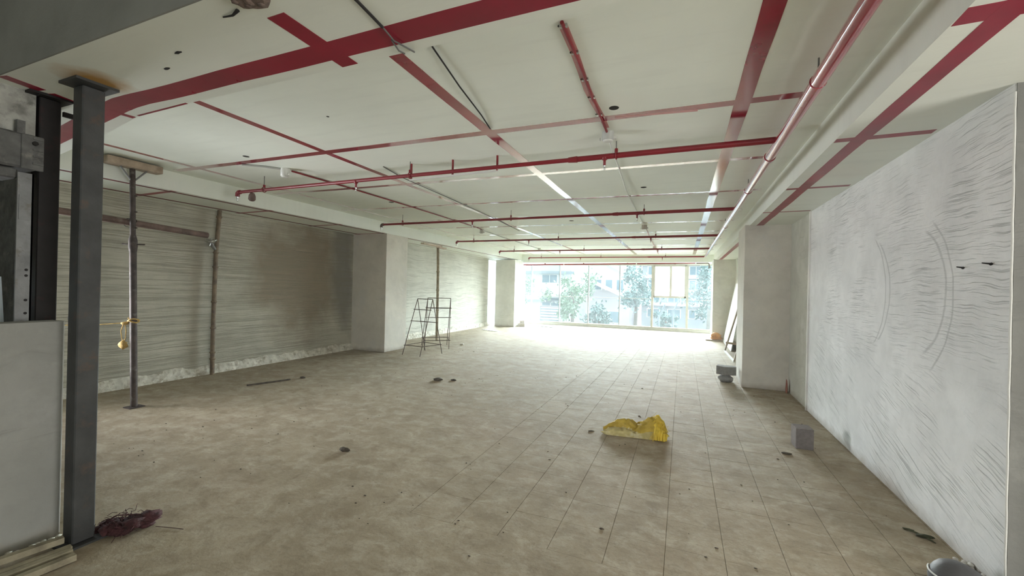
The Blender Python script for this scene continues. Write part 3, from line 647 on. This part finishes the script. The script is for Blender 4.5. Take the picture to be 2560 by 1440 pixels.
obj('tube_bore', G().tube([tb-dd*.02, tb-dd*.002], .037, 16), DARK, hp)
obj('tie_wire', G().tube([Vector((-6.42, 3.05+.012*math.sin(a*3), 2.31))+Vector((.055*math.cos(a)-.02, .05*math.sin(a*.5), .055*math.sin(a))) for a in [i*.45 for i in range(30)]], .004, 5), DARK, hp)
rp = thing('yellow_rope', 'yellow rope knotted round the timber headed prop with a hanging loop', 'rope', (-6.38, 3.06, 1.07))
kn = pp(1.06)
obj('knot', G().tube([kn+Vector((.052*math.cos(a), .052*math.sin(a), .015*math.sin(a*1.7)+.0015*i)) for i, a in enumerate([i*.5 for i in range(34)])], .010, 6).lump(kn+Vector((-.075, -.05, -.01)), (.05, .035, .022), 4, .5), ROPE, rp)
obj('hanging_loop', G().tube([kn+Vector(v) for v in ((-.09, -.06, -.02), (-.12, -.07, -.10), (-.12, -.06, -.20), (-.10, -.05, -.24), (-.06, -.05, -.20), (-.05, -.05, -.10), (-.07, -.05, -.02))], .005, 6), ROPE, rp)
obj('tassel', G().lump(kn+Vector((-.09, -.06, -.27)), (.055, .045, .05), 6, .7, 3), ROPE, rp)
obj('tail', G().tube([kn+Vector((-.06, -.05, 0)), kn+Vector((-.35, -.25, -.03)), kn+Vector((-.62, -.48, -.03))], .006, 6), ROPE, rp)
def bamboo(nm, label, pts, r, m, knots, loc):
    t = thing(nm, label, 'pole', loc); obj('cane', G().tube(pts, r, 10), m, t); P = [Vector(p) for p in pts]
    for z in knots:
        for a, b in zip(P, P[1:]):
            if a.z <= z <= b.z:
                c = a+(b-a)*((z-a.z)/(b.z-a.z)); obj('node', G().tube([c-Vector((0, 0, .02)), c, c+Vector((0, 0, .02))], [r*1.05, r*1.45, r*1.05], 10), m, t)
    return t
b1 = bamboo('bamboo_prop', 'thin bamboo pole wedged against the damp stained wall', [(-7.47, 4.715, 0), (-7.47, 4.71, .4), (-7.475, 4.715, .96), (-7.48, 4.735, 2.1), (-7.49, 4.79, 2.845)], .034, BAMBOO, (.27, .38, .80, 1.25, 1.85, 2.1, 2.72), (-7.47, 4.715, 0))
cl = thing('tube_coupler', 'bright metal scaffold coupler fixed to the thin bamboo pole', 'coupler', (-7.46, 4.70, 2.28))
obj('clamp_body', G().tube([(-7.43+.065*math.cos(a), 4.63+.065*math.sin(a), 2.29+.02*math.sin(2*a)) for a in [2*PI*i/16 for i in range(17)]], .016, 8).lump((-7.43, 4.63, 2.28), (.06, .05, .05), 3, .5), CHROME, cl)
obj('clamp_jaw', G().tube([(-7.42, 4.60, 2.27), (-7.42, 4.64, 2.20), (-7.43, 4.69, 2.15)], [.026, .03, .022], 8), GALV, cl)
obj('swing_bolt', G().tube([(-7.41, 4.62, 2.33), (-7.41, 4.58, 2.20)], .012, 8), CHROME, cl)
b2 = bamboo('bamboo_prop', 'far bamboo pole standing behind the wire trestles', [(-6.80, 10.75, 0), (-6.80, 10.75, 1.2), (-6.81, 10.75, 2.2), (-6.83, 10.75, 2.805)], .042, BAMBOOL, (.9, 1.5, 2.05), (-6.80, 10.75, 0))
obj('head_timber', G().box((-6.92, 9.98, 2.80), (-6.80, 10.95, 2.845), .003), TIMBERP, b2)
obj('cross_timber', G().box((-6.86, 10.70, 2.765), (-6.74, 11.10, 2.80), .003), TIMBERP, b2)

# ------------------------------------------------------------------ rebar trestles
def trestle(label, feet, top, hts, loc, grp='wire trestles'):
    # feet: 4 corners (FL, FR, BR, BL); top: (TL, TR)
    t = thing('rebar_trestle', label, 'trestle', loc, grp); r = .0085
    F = [Vector((*f, 0)) for f in feet]; TL, TR = Vector(top[0]), Vector(top[1]); ap = (TL, TR, TR, TL)
    obj('top_bar', G().tube([TL, TR], r, 8), REBAR, t)
    for f, a in zip(F, ap): obj('leg', G().tube([f, a], r, 8), REBAR, t)
    at = lambda i, z: F[i]+(ap[i]-F[i])*(z/ap[i].z)
    for z, pairs in hts:
        for i, j in pairs:
            a, b = at(i, z), at(j, z); d = (b-a).normalized()*.03; obj('rung', G().tube([a-d, b+d], r, 8), REBAR, t)
    return t
trestle('rusty wire trestle nearer to the viewer in front of the white column', [(-6.0, 8.03), (-5.49, 7.99), (-5.31, 8.64), (-5.93, 8.85)], ((-5.87, 8.40, 1.30), (-5.42, 8.36, 1.30)),
        ((.22, ((0, 1), (1, 2), (2, 3), (3, 0))), (.78, ((0, 1),)), (1.05, ((0, 1),)), (.75, ((3, 2),))), (-5.7, 8.4, 0))
trestle('rusty wire trestle standing behind its twin, next to the far bamboo pole', [(-6.02, 8.95), (-5.54, 9.34), (-6.0, 10.0), (-6.55, 9.6)], ((-6.18, 9.30, 1.30), (-5.68, 9.62, 1.30)),
        ((.22, ((0, 1), (1, 2), (2, 3), (3, 0))), (.80, ((0, 1),)), (1.04, ((0, 1), (3, 2)))), (-6.0, 9.5, 0))

# ------------------------------------------------------------------ yellow sack
sk = thing('yellow_sack', 'crumpled empty yellow woven sack lying on the dusty tiles', 'sack', (-.45, 4.8, 0))
def loft(sec, n=20):
    g = G(); vs = []; m = len(sec)
    for (x, y, hw, h, z0, sd) in sec:
        for k in range(n):
            a = 2*PI*k/n; c, s_ = math.cos(a), math.sin(a)
            e = 1+.16*noise.noise(Vector((x*6, math.cos(a)*1.5+sd, math.sin(a)*1.5)))
            zz_ = (z0+h*.5+h*.5*(abs(s_)**.8)*(1 if s_ > 0 else -1)*e)
            vs.append((x+.02*noise.noise(Vector((a*2, x*9, 1))), y+hw*c*e, max(.001, zz_)))
    fs = [(i*n+k, i*n+(k+1) % n, (i+1)*n+(k+1) % n, (i+1)*n+k) for i in range(m-1) for k in range(n)]+[tuple(range(n-1, -1, -1)), tuple(range((m-1)*n, m*n))]
    g.add(vs, fs, True); return g
def dense(key, k=6):
    out = []
    for a, b in zip(key, key[1:]):
        for i in range(k): out.append(tuple(a[q]+(b[q]-a[q])*(i/k) for q in range(len(a))))
    return out+[key[-1]]
def prof(u):
    K = ((0, .05), (.08, .10), (.22, .130), (.38, .150), (.50, .125), (.62, .145), (.78, .215), (.86, .250), (.93, .20), (1, .07))
    for (a, b), (c, d) in zip(K, K[1:]):
        if a <= u <= c: t = (u-a)/(c-a); t = t*t*(3-2*t); return b+(d-b)*t
    return .05
NU, NV = 64, 26
def sackpt(i, j):
    u, v = i/NU, j/NV
    yf = 4.66+.07*u+.05*(1-min(1, u*8))**2+.17*(max(0, u-.82)/.18)**2; yb = 4.98+.06*math.sin(u*3)-.12*max(0, u-.85)/.15-.12*(1-min(1, u*6))**2
    t = math.sin(PI*min(1, .02+v*.98)); h_ = prof(u)
    crease = .40+.05*math.sin(u*6)-.30*min(1, max(0, u-.15)/.5)
    shape = .50*min(1, v/.16)**.5*(1-.25*math.exp(-((v-crease)/.05)**2)) if v < crease else .42+.58*math.sin(min(1, (v-crease)/(.62-crease))*PI/2) if v < .62 else math.cos((v-.62)/.38*PI/2)**.8
    z = h_*shape*.93+.030*noise.noise(Vector((u*8, v*5, 1)))*t+.020*noise.noise(Vector((u*20+v*9, v*7, 5)))*t+.007*abs(noise.noise(Vector((u*45, v*14, 7))))
    bul = .035*math.sin(PI*min(1, v/.3)) if v < .3 else 0
    return (-.80+.67*u+.02*noise.noise(Vector((u*4, v*5, 9)))+.02*math.sin(min(1, v/.2)*PI)*(1 if u > .9 else -1 if u < .06 else 0), yf+.03+(yb-yf-.03)*v-bul, max(.003, z)), v < crease
for nm, front, m_, lb in (('front_fold', True, SACKP, 'pale folded front edge'), ('top_panel', False, SACKY, None)):
    g = G(); vs = [sackpt(i, j)[0] for i in range(NU+1) for j in range(NV+1)]; fs = []
    for i in range(NU):
        for j in range(NV):
            if sackpt(i, j)[1] == front and not (i/NU > .84 and j/NV < .75): fs.append((i*(NV+1)+j, (i+1)*(NV+1)+j, (i+1)*(NV+1)+j+1, i*(NV+1)+j+1))
    us = sorted({q for f in fs for q in f}); mp_ = {q: n_ for n_, q in enumerate(us)}
    g.add([vs[q] for q in us], [tuple(mp_[q] for q in f) for f in fs], True); obj(nm, g, m_, sk, lb)
g = G(); vs = [sackpt(i, j)[0] for i in range(int(.84*NU)-1, NU+1) for j in range(int(.8*NV))]; q_ = int(.8*NV)
g.add([(x+.012*math.sin(j_*1.9), y, z) for j_, (x, y, z) in enumerate(vs)], [(i*q_+j, (i+1)*q_+j, (i+1)*q_+j+1, i*q_+j+1) for i in range(len(vs)//q_-1) for j in range(q_-1)], True)
obj('mouth_cloth', g, SACKB, sk, 'bright yellow open mouth')
g = G()
for i in range(14):
    a = i/13; x = -.245+.11*a
    g.tube([(x, 4.72+.02*math.sin(i*2.1), .02), (x+.012*math.sin(i*2), 4.735, .08), (x+.01*math.cos(i), 4.79, .19-.13*a)], [.012, .014, .005], 6)
obj('gathered_pleats', g, SACKB, sk)
g = G()
for i in range(70):
    a = random.random(); p0 = Vector((-.27+.15*a, 4.80+random.uniform(-.03, .05), .24-.15*a+random.uniform(-.02, .01))); d = Vector((random.uniform(-.02, .05), random.uniform(-.05, .02), random.uniform(-.03, .05)))
    g.tube([p0, p0+d], [.0016, .0008], 3)
for i in range(40):
    p0 = Vector((-.26+random.uniform(-.03, .08), 4.72+random.uniform(-.02, .03), random.uniform(.02, .09))); g.tube([p0, p0+Vector((random.uniform(-.03, .04), random.uniform(-.05, 0), random.uniform(-.05, .01)))], [.0016, .0008], 3)
obj('frayed_fringe', g, SACKB, sk, stuff=True)

# ------------------------------------------------------------------ blocks
bk = obj('concrete_block', G().box((-.08, -.085, 0), (.08, .085, .214), .004), BLOCK); bk.location = (1.198, 5.255, 0); bk.rotation_euler = (0, 0, .05)
tag(bk, 'grey aerated block standing upright on the floor near the white wall', 'block')
def hexa(r0, r1, n, ph): return [(r0*math.cos(2*PI*k/n+ph), r1*math.sin(2*PI*k/n+ph)) for k in range(n)]
lo = obj('paving_block', G().lump((0, 0, .055), (.125, .12, .075), 2, .15, 1.5, 3, -.055), BLOCKD); lo.location = (.755, 8.50, 0)
tag(lo, 'rounded grey block under another at the column foot', 'block', 'blocks at the column foot')
up = obj('paving_block', G().prism([(-.16, -.02), (-.05, -.12), (.02, -.11), (.16, -.05), (.16, .10), (-.13, .12)], 0, .15), BLOCKD); up.location = (.755, 8.50, .132)
tag(up, 'angular grey block lying on top of the rounded one', 'block', 'blocks at the column foot')
for (x, y, z, s, lab) in ((-6.30, 16.6, 0, (.20, .30, .14), 'pale block lying at the foot of the far column by the glass'), (-6.33, 16.62, .14, (.09, .2, .11), 'small upright block on the pale one by the glass'), (-6.22, 16.62, .14, (.10, .2, .12), 'second small upright block on the pale one, nearer the glass')):
    o = obj('concrete_block', G().box((-s[0]/2 if s[0] < .2 else -.12, -s[1]/2, 0), (s[0]/2 if s[0] < .2 else .18, s[1]/2, s[2]), .006), BLOCKL); o.location = (x, y, z); tag(o, lab, 'block', 'blocks by the glass front')

# ------------------------------------------------------------------ things behind the right column
bd = obj('white_board', G().box((-.008, -1.2, 0), (.008, 1.2, 1.95)), BOARDW); bd.location = (1.27, 14.2, 0); bd.rotation_euler = (0, math.radians(9.5), 0)
tag(bd, 'large white board leaning on the wall behind the grey column', 'board')
fr = thing('door_frame', 'wooden frame with a white edge leaning on the wall behind the grey column', 'frame', (1.1, 12, 0))
f0, f1 = Vector((1.10, 12.85, 0)), Vector((1.14, 11.0, 0)); tl, tr = Vector((1.60, 12.9, 1.95)), Vector((1.62, 11.0, 1.95))
lift = Vector((0, 0, .02))
obj('stile', G().bar(f0+lift, tl, .07, .035), TIMBER, fr); obj('stile', G().bar(f1+lift, tr, .07, .035), TIMBER, fr)
obj('bottom_rail', G().bar(f0+lift, f1+lift, .035, .04), BOARDW, fr, 'white bottom rail'); obj('top_rail', G().bar(tl, tr, .05, .04), TIMBER, fr)
obj('cross_bar', G().bar((1.12, 12.75, .26), (1.55, 12.55, .24), .05, .05), TIMBER, fr)
rd = obj('iron_rod', G().tube([(1.40, 12.5, 0), (1.60, 12.3, 1.5)], .012, 8), DARK); tag(rd, 'thin dark rod leaning inside the wooden frame', 'rod')
pk = obj('plank', G().box((-.30, -.14, 0), (.30, .14, .040), .003), TIMBERP); pk.location = (1.05, 15.62, 0); pk.rotation_euler = (0, 0, -.05)
tag(pk, 'short timber plank on the floor under the orange bundle', 'plank')
ob = thing('orange_bundle', 'small domed orange bundle resting on the short plank', 'bundle', (1.07, 15.62, .045))
obj('lower_fold', G().lump((1.07, 15.62, .085), (.17, .13, .06), 3, .25, 2, 3, -.04), ORANGE, ob); obj('dome', G().lump((1.06, 15.62, .16), (.155, .12, .11), 5, .3, 2.2, 3), ORANGE, ob); obj('knot', G().lump((1.16, 15.6, .14), (.05, .05, .05), 8, .4, 2, 2), ORANGE, ob)

# ------------------------------------------------------------------ low left corner
for i, (a, b, lab) in enumerate((((-3.37, 1.30, .05), (-3.50, .55, .05), 'dusty batten nearest to the shaft wall, at the steel post'), ((-3.28, 1.30, .022), (-3.38, .55, .022), 'second dusty batten from the shaft wall, in the bundle on the floor'),
                                 ((-3.235, 1.285, .022), (-3.32, .55, .022), 'third dusty batten from the shaft wall, close to the second'), ((-3.16, 1.27, .022), (-3.22, .55, .022), 'outermost dusty batten, farthest from the shaft wall'))):
    o = obj('batten', G().bar(a, b, .04, .034), BATTEN); tag(o, lab, 'batten', 'battens by the steel post')
nt_ = thing('netting_heap', 'heap of dark maroon netting at the foot of the steel post', 'netting', (-3.3, 1.6, 0))
g = G()
for i in range(26):
    u = i/25; g.lump((-3.40+.24*u+random.uniform(-.03, .03), 1.49+.10*u+random.uniform(-.06, .06), random.uniform(0, .02+.05*u)), (.05, .045, .022+.012*u), i, .9, 4, 2, -.01)
obj('mound', g, NET, nt_)
g = G()
for i in range(110):
    p = Vector((-3.28+random.uniform(-.14, .14), 1.55+random.uniform(-.09, .09), random.uniform(.03, .085))); q = p+Vector((random.uniform(-.06, .06), random.uniform(-.06, .06), random.uniform(-.03, .02))); g.tube([p, (p+q)/2+Vector((0, 0, .012)), q], .0018, 3)
g.tube([(-3.42, 1.47, .02), (-3.30, 1.52, .10), (-3.20, 1.60, .09)], .004, 5); g.tube([(-3.12, 1.64, .01), (-3.02, 1.68, .004), (-2.94, 1.70, .004)], .002, 4)
obj('strands', g, NET, nt_, stuff=True)

# ------------------------------------------------------------------ scraps on the floor
rdd = obj('iron_rod', G().bar((-6.195, 4.43, .012), (-5.98, 5.02, .012), .03, .02), DEBRIS); tag(rdd, 'dark flat bar lying on the floor before the bamboo pole', 'rod')
def scrap(nm, c, r, label, m=DEBRIS, seed=1, cat='scrap', rot=0):
    o = obj(nm, G().lump((0, 0, r[2]*.5), r, seed, .6, 2.2, 2, -r[2]*.5), m); o.location = (c[0], c[1], 0); o.rotation_euler = (0, 0, rot); tag(o, label, cat); return o
scrap('stone_chip', (-5.93, 5.22), (.05, .03, .02), 'dark chip lying at the end of the flat bar', seed=2)
scrap('mortar_lump', (-2.97, 3.12), (.045, .022, .025), 'small black lump alone on the open floor', seed=3, rot=.3)
scrap('mortar_lump', (-3.84, 6.14), (.09, .05, .03), 'flat dark mortar lump midway across the floor', seed=4)
scrap('mortar_lump', (-3.60, 6.25), (.05, .03, .02), 'smaller dark crumb beside the flat mortar lump', seed=9)
scrap('paper_cup', (-5.65, 10.24), (.06, .04, .025), 'small white paper scrap on the floor beyond the trestles', PVCW, 5)
scrap('wood_splinter', (-.93, 4.74), (.035, .010, .008), 'dark splinter just beside the yellow sack', seed=6, rot=.4)
scrap('brick_chip', (1.0, 4.95), (.045, .02, .012), 'flat brown chip on the floor near the upright block', seed=7)
tw = thing('dry_twig', 'dry dark twig on the floor close to the white wall', 'twig', (1.49, 3.66, 0))
obj('stem', G().tube([(1.445, 3.72, .006), (1.48, 3.68, .012), (1.54, 3.62, .008), (1.56, 3.58, .004)], [.004, .007, .007, .003], 6), LEAFG, tw)
obj('dry_leaf', G().lump((1.525, 3.635, .012), (.045, .018, .010), 4, .6, 3, 2), LEAFG, tw); obj('dry_leaf', G().lump((1.465, 3.70, .010), (.03, .012, .006), 6, .6, 3, 2), LEAFG, tw)
st = obj('metal_strip', G().bar((-7.0, 14.3, .012), (-6.3, 14.0, .012), .06, .02), PVCW); tag(st, 'pale metal strip lying near the foot of the far wall', 'strip')
st = obj('metal_strip', G().bar((-5.95, 17.1, .012), (-5.0, 16.8, .012), .04, .02), ALUD); tag(st, 'grey metal strip on the floor before the glass front', 'strip')
st = obj('brick_shard', G().lump((0, 0, .06), (.012, .05, .16), 3, .4), plain('red_brick', (.30, .12, .08), .9)); st.location = (1.60, 8.02, 0); tag(st, 'reddish shard leaning in the corner of the grey column', 'shard')
gp = thing('grey_sack', 'rounded dark grey sack at the foot of the white wall, cut by the frame', 'sack', (1.42, 2.78, 0))
obj('sack_body', G().lump((1.42, 3.03, .05), (.13, .13, .11), 4, .12, 1.2, 3, -.05), GREYBAG, gp)
obj('folded_hem', G().tube([(1.42+.121*math.cos(a), 3.03+.121*math.sin(a), .092) for a in [2.5+i*.1 for i in range(13)]], .005, 6), BOARDW, gp, 'pale folded hem')
g = G()
for k in range(34): g.lump((1.61+random.uniform(-.05, .02), 3.16+random.uniform(-.04, .22), random.uniform(0, .025)), (.014, .018, .012), k, .6, 2, 1)
mo = obj('plaster_crumbs', g, COLW); tag(mo, 'white plaster crumbs fallen at the end of the white wall', 'crumbs', kind='stuff')
g = G(); rr = random.Random(4)
for k in range(200):
    x = rr.uniform(-5.5, 1.5); y = 2.2+rr.random()**1.5*8
    if (-.95 < x < .0 and 4.5 < y < 5.15) or (x > 1.2 and y < 3.3): continue
    s_ = rr.uniform(.003, .007)*(1 if rr.random() < .93 else 1.7)
    g.lump((x, y, s_*.3), (s_*rr.uniform(1, 2), s_, s_*.6), k, .5, 2, 1)
de = obj('floor_grit', g, DEBRIS); tag(de, 'dark grit and crumbs scattered over the dusty floor', 'grit', kind='stuff')

# ------------------------------------------------------------------ outside: street, houses, trees
XG = plain('street_ground', (.08, .08, .08), .9, .1, .5, 0)
XW = plain('pale_facade', (.52, .54, .54), .85, .05, .4, 0); XW2 = plain('grey_facade', (.36, .38, .40), .85, .08, .4, 0); XP = plain('rosy_facade', (.50, .46, .47), .85, .05, .4, 0)
XS = plain('white_slab', (.72, .73, .72), .8, .04, .5, 0); XD = plain('dark_pane', (.12, .20, .24), .25, .1, 1, 0); XB = plain('shade_grey', (.22, .26, .28), .7, .1, 1, 0)
LEAF = plain('tree_leaf', (.16, .24, .16), .7, .3, 2, 0); LEAF2 = plain('blue_green_leaf', (.13, .21, .20), .7, .3, 2, 0); BARK = plain('tree_bark', (.16, .14, .12), .9, .2, 5, 0)
o = obj('street', G().box((-70, 18.6, -4.2), (60, 110, -4.0)), XG); tag(o, 'pale street in front of the glass', 'street', kind='structure')
o = obj('canopy_ledge', G().box((-9, 18.45, -.25), (4, 20.2, -.12)), XS); tag(o, 'white ledge just outside the glass front', 'ledge', kind='structure')
def xwin(bld, x, z, wd, ht, y, n=2):
    f = obj('window', G().box((x-.06, y-.08, z-.06), (x+wd+.06, y+.02, z+ht+.06)), XS, bld)
    for i in range(n):
        a = x+wd*i/n+.03; obj('window_pane', G().box((a, y-.10, z), (a+wd/n-.06, y-.075, z+ht)), XD, f)
ba = thing('house', 'pale house with a white balcony seen through the glass', 'house', (-12, 38, -4))
obj('wall', G().box((-14.2, 38, -4), (-9.6, 46, 4.1)), XW, ba)
obj('balcony_parapet', G().box((-13.1, 36.6, 1.1), (-9.4, 36.75, 2.15)).box((-13.1, 36.6, .95), (-9.4, 38.0, 1.12)).box((-9.55, 36.6, 1.1), (-9.4, 38, 2.15)), XS, ba)
obj('floor_slab', G().box((-14.4, 37.4, 3.05), (-9.2, 38.1, 3.3)), XB, ba); obj('floor_slab', G().box((-14.4, 37.6, .35), (-9.2, 38.1, .6)), XB, ba)
xwin(ba, -12.45, 2.25, 1.5, .7, 38); xwin(ba, -12.4, -.7+.75, 1.7, .75, 38); 
for k in range(5): obj('shutter_slat', G().box((-12.5, 37.9, -1.25+k*.26), (-10.7, 37.98, -1.12+k*.26)), XS, ba)
obj('shop_front', G().box((-12.6, 37.95, -3.5), (-10.6, 38.02, .0)), XB, ba)
bb = thing('house', 'rosy house with a sloping white roof edge seen through the glass', 'house', (-6, 42, -4))
obj('wall', G().box((-9.0, 43, -4), (-4.9, 50, 4.2)), XP, bb)
g = G(); g.add([(-9.2, y, z) for y in (42.5, 43.2) for z in (5.2, 5.6)]+[(-4.6, y, z) for y in (42.5, 43.2) for z in (3.0, 3.4)], [(0, 1, 3, 2), (4, 6, 7, 5), (0, 4, 5, 1), (2, 3, 7, 6), (0, 2, 6, 4), (1, 5, 7, 3)]); obj('roof_edge', g, XS, bb)
g = G(); g.add([(-8.4, y, z) for y in (41.5, 43.2) for z in (2.3, 2.6)]+[(-5.2, y, z) for y in (41.5, 43.2) for z in (.9, 1.2)], [(0, 1, 3, 2), (4, 6, 7, 5), (0, 4, 5, 1), (2, 3, 7, 6), (0, 2, 6, 4), (1, 5, 7, 3)]); obj('stair_flight', g, XS, bb)
for x in (-8.4, -7.3, -6.2): xwin(bb, x, 1.7, .7, 1.0, 43, 1)
for x in (-8.4, -6.9): xwin(bb, x, -1.6, 1.0, 1.1, 43, 1)
bc = thing('house', 'grey house with level bands seen behind the trees', 'house', (3, 46, -4))
obj('wall', G().box((-4.0, 46, -4), (9.0, 54, 4.6)), XW2, bc)
for z in (.2, 1.6, 3.0, 4.3): obj('floor_slab', G().box((-4.2, 45.4, z), (9.2, 46.1, z+.3)), XS, bc)
for x in (-3.4, -1.4, .6, 2.6, 4.6, 6.6):
    for z in (-1.0, .6, 2.0, 3.4): xwin(bc, x, z, 1.2, .8, 46)
wl_ = obj('street_wall', G().box((-9.2, 33, -4), (8, 33.25, -1.1)), XS); tag(wl_, 'long white street wall below the trees', 'wall', kind='structure')
for i, (x, y, h, lab) in enumerate(((-1.4, 28.5, 1.1, 'slim grey post standing beyond the casement'), (-.55, 28.5, 1.5, 'forked grey stem standing beyond the casement'))):
    t = thing('street_post', lab, 'post', (x, y, -4)); obj('post', G().tube([(x, y, -4), (x, y, h-1)], .07, 8), XB, t); obj('arm', G().tube([(x, y, h-1.2), (x+.35, y, h-.3)], .05, 8), XB, t)
def tree(lab, x, y, z, r, m, n, seed):
    rr = random.Random(seed); t = thing('tree', lab, 'tree', (x, y, -4), 'trees beyond the glass front')
    obj('trunk', G().tube([(x, y, -4), (x+.1, y, z-r*.6), (x-.05, y, z)], [.16, .12, .06], 8), BARK, t)
    g = G(); cl = [(Vector((rr.gauss(0, .45)*r, rr.gauss(0, .45)*r, rr.gauss(0, .6)*r)), r*rr.uniform(.25, .5)) for _ in range(14)]
    for k in range(n):
        c, s_ = cl[rr.randrange(14)]; p = Vector((x, y, z))+c+Vector((rr.gauss(0, 1), rr.gauss(0, 1), rr.gauss(0, 1)))*s_*.5
        a = Vector((rr.uniform(-1, 1), rr.uniform(-1, 1), rr.uniform(-1, 1))).normalized()*.14; b = a.orthogonal().normalized()*.07
        g.add([p-a, p+b, p+a, p-b], [(0, 1, 2, 3)])
    obj('crown', g, m, t, stuff=True)
tree('pale green tree at the edge of the glass front', -12.6, 33, 1.9, .95, LEAF, 900, 1)
tree('tall tree between the balcony house and the rosy house', -7.7, 30.8, 1.4, 1.2, LEAF, 1700, 2)
tree('low bushy tree before the rosy house', -5.7, 31, -.4, .95, LEAF2, 1200, 3)
tree('loose tree seen just before the casement', -3.1, 30.6, 1.8, 1.25, LEAF2, 1500, 4)
tree('dark tree seen at the end pane of the glass front', 1.55, 30.6, 1.2, 1.2, LEAF2, 1500, 5)
tree('small tree under the casement', -1.0, 30.2, -.4, .65, LEAF2, 700, 6)
sc = thing('white_downpipe', 'white jointed pipe outside at the edge of the glass front', 'pipe', (-7.2, 19, 0))
obj('pipe_run', G().tube([(-7.15, 19.0, -.12), (-7.15, 19.0, 3.4)], .06, 10), XS, sc)
for z in (.9, 1.5, 2.2): obj('pipe_collar', G().tube([(-7.15, 19, z), (-7.15, 19, z+.06)], .08, 10), XS, sc)
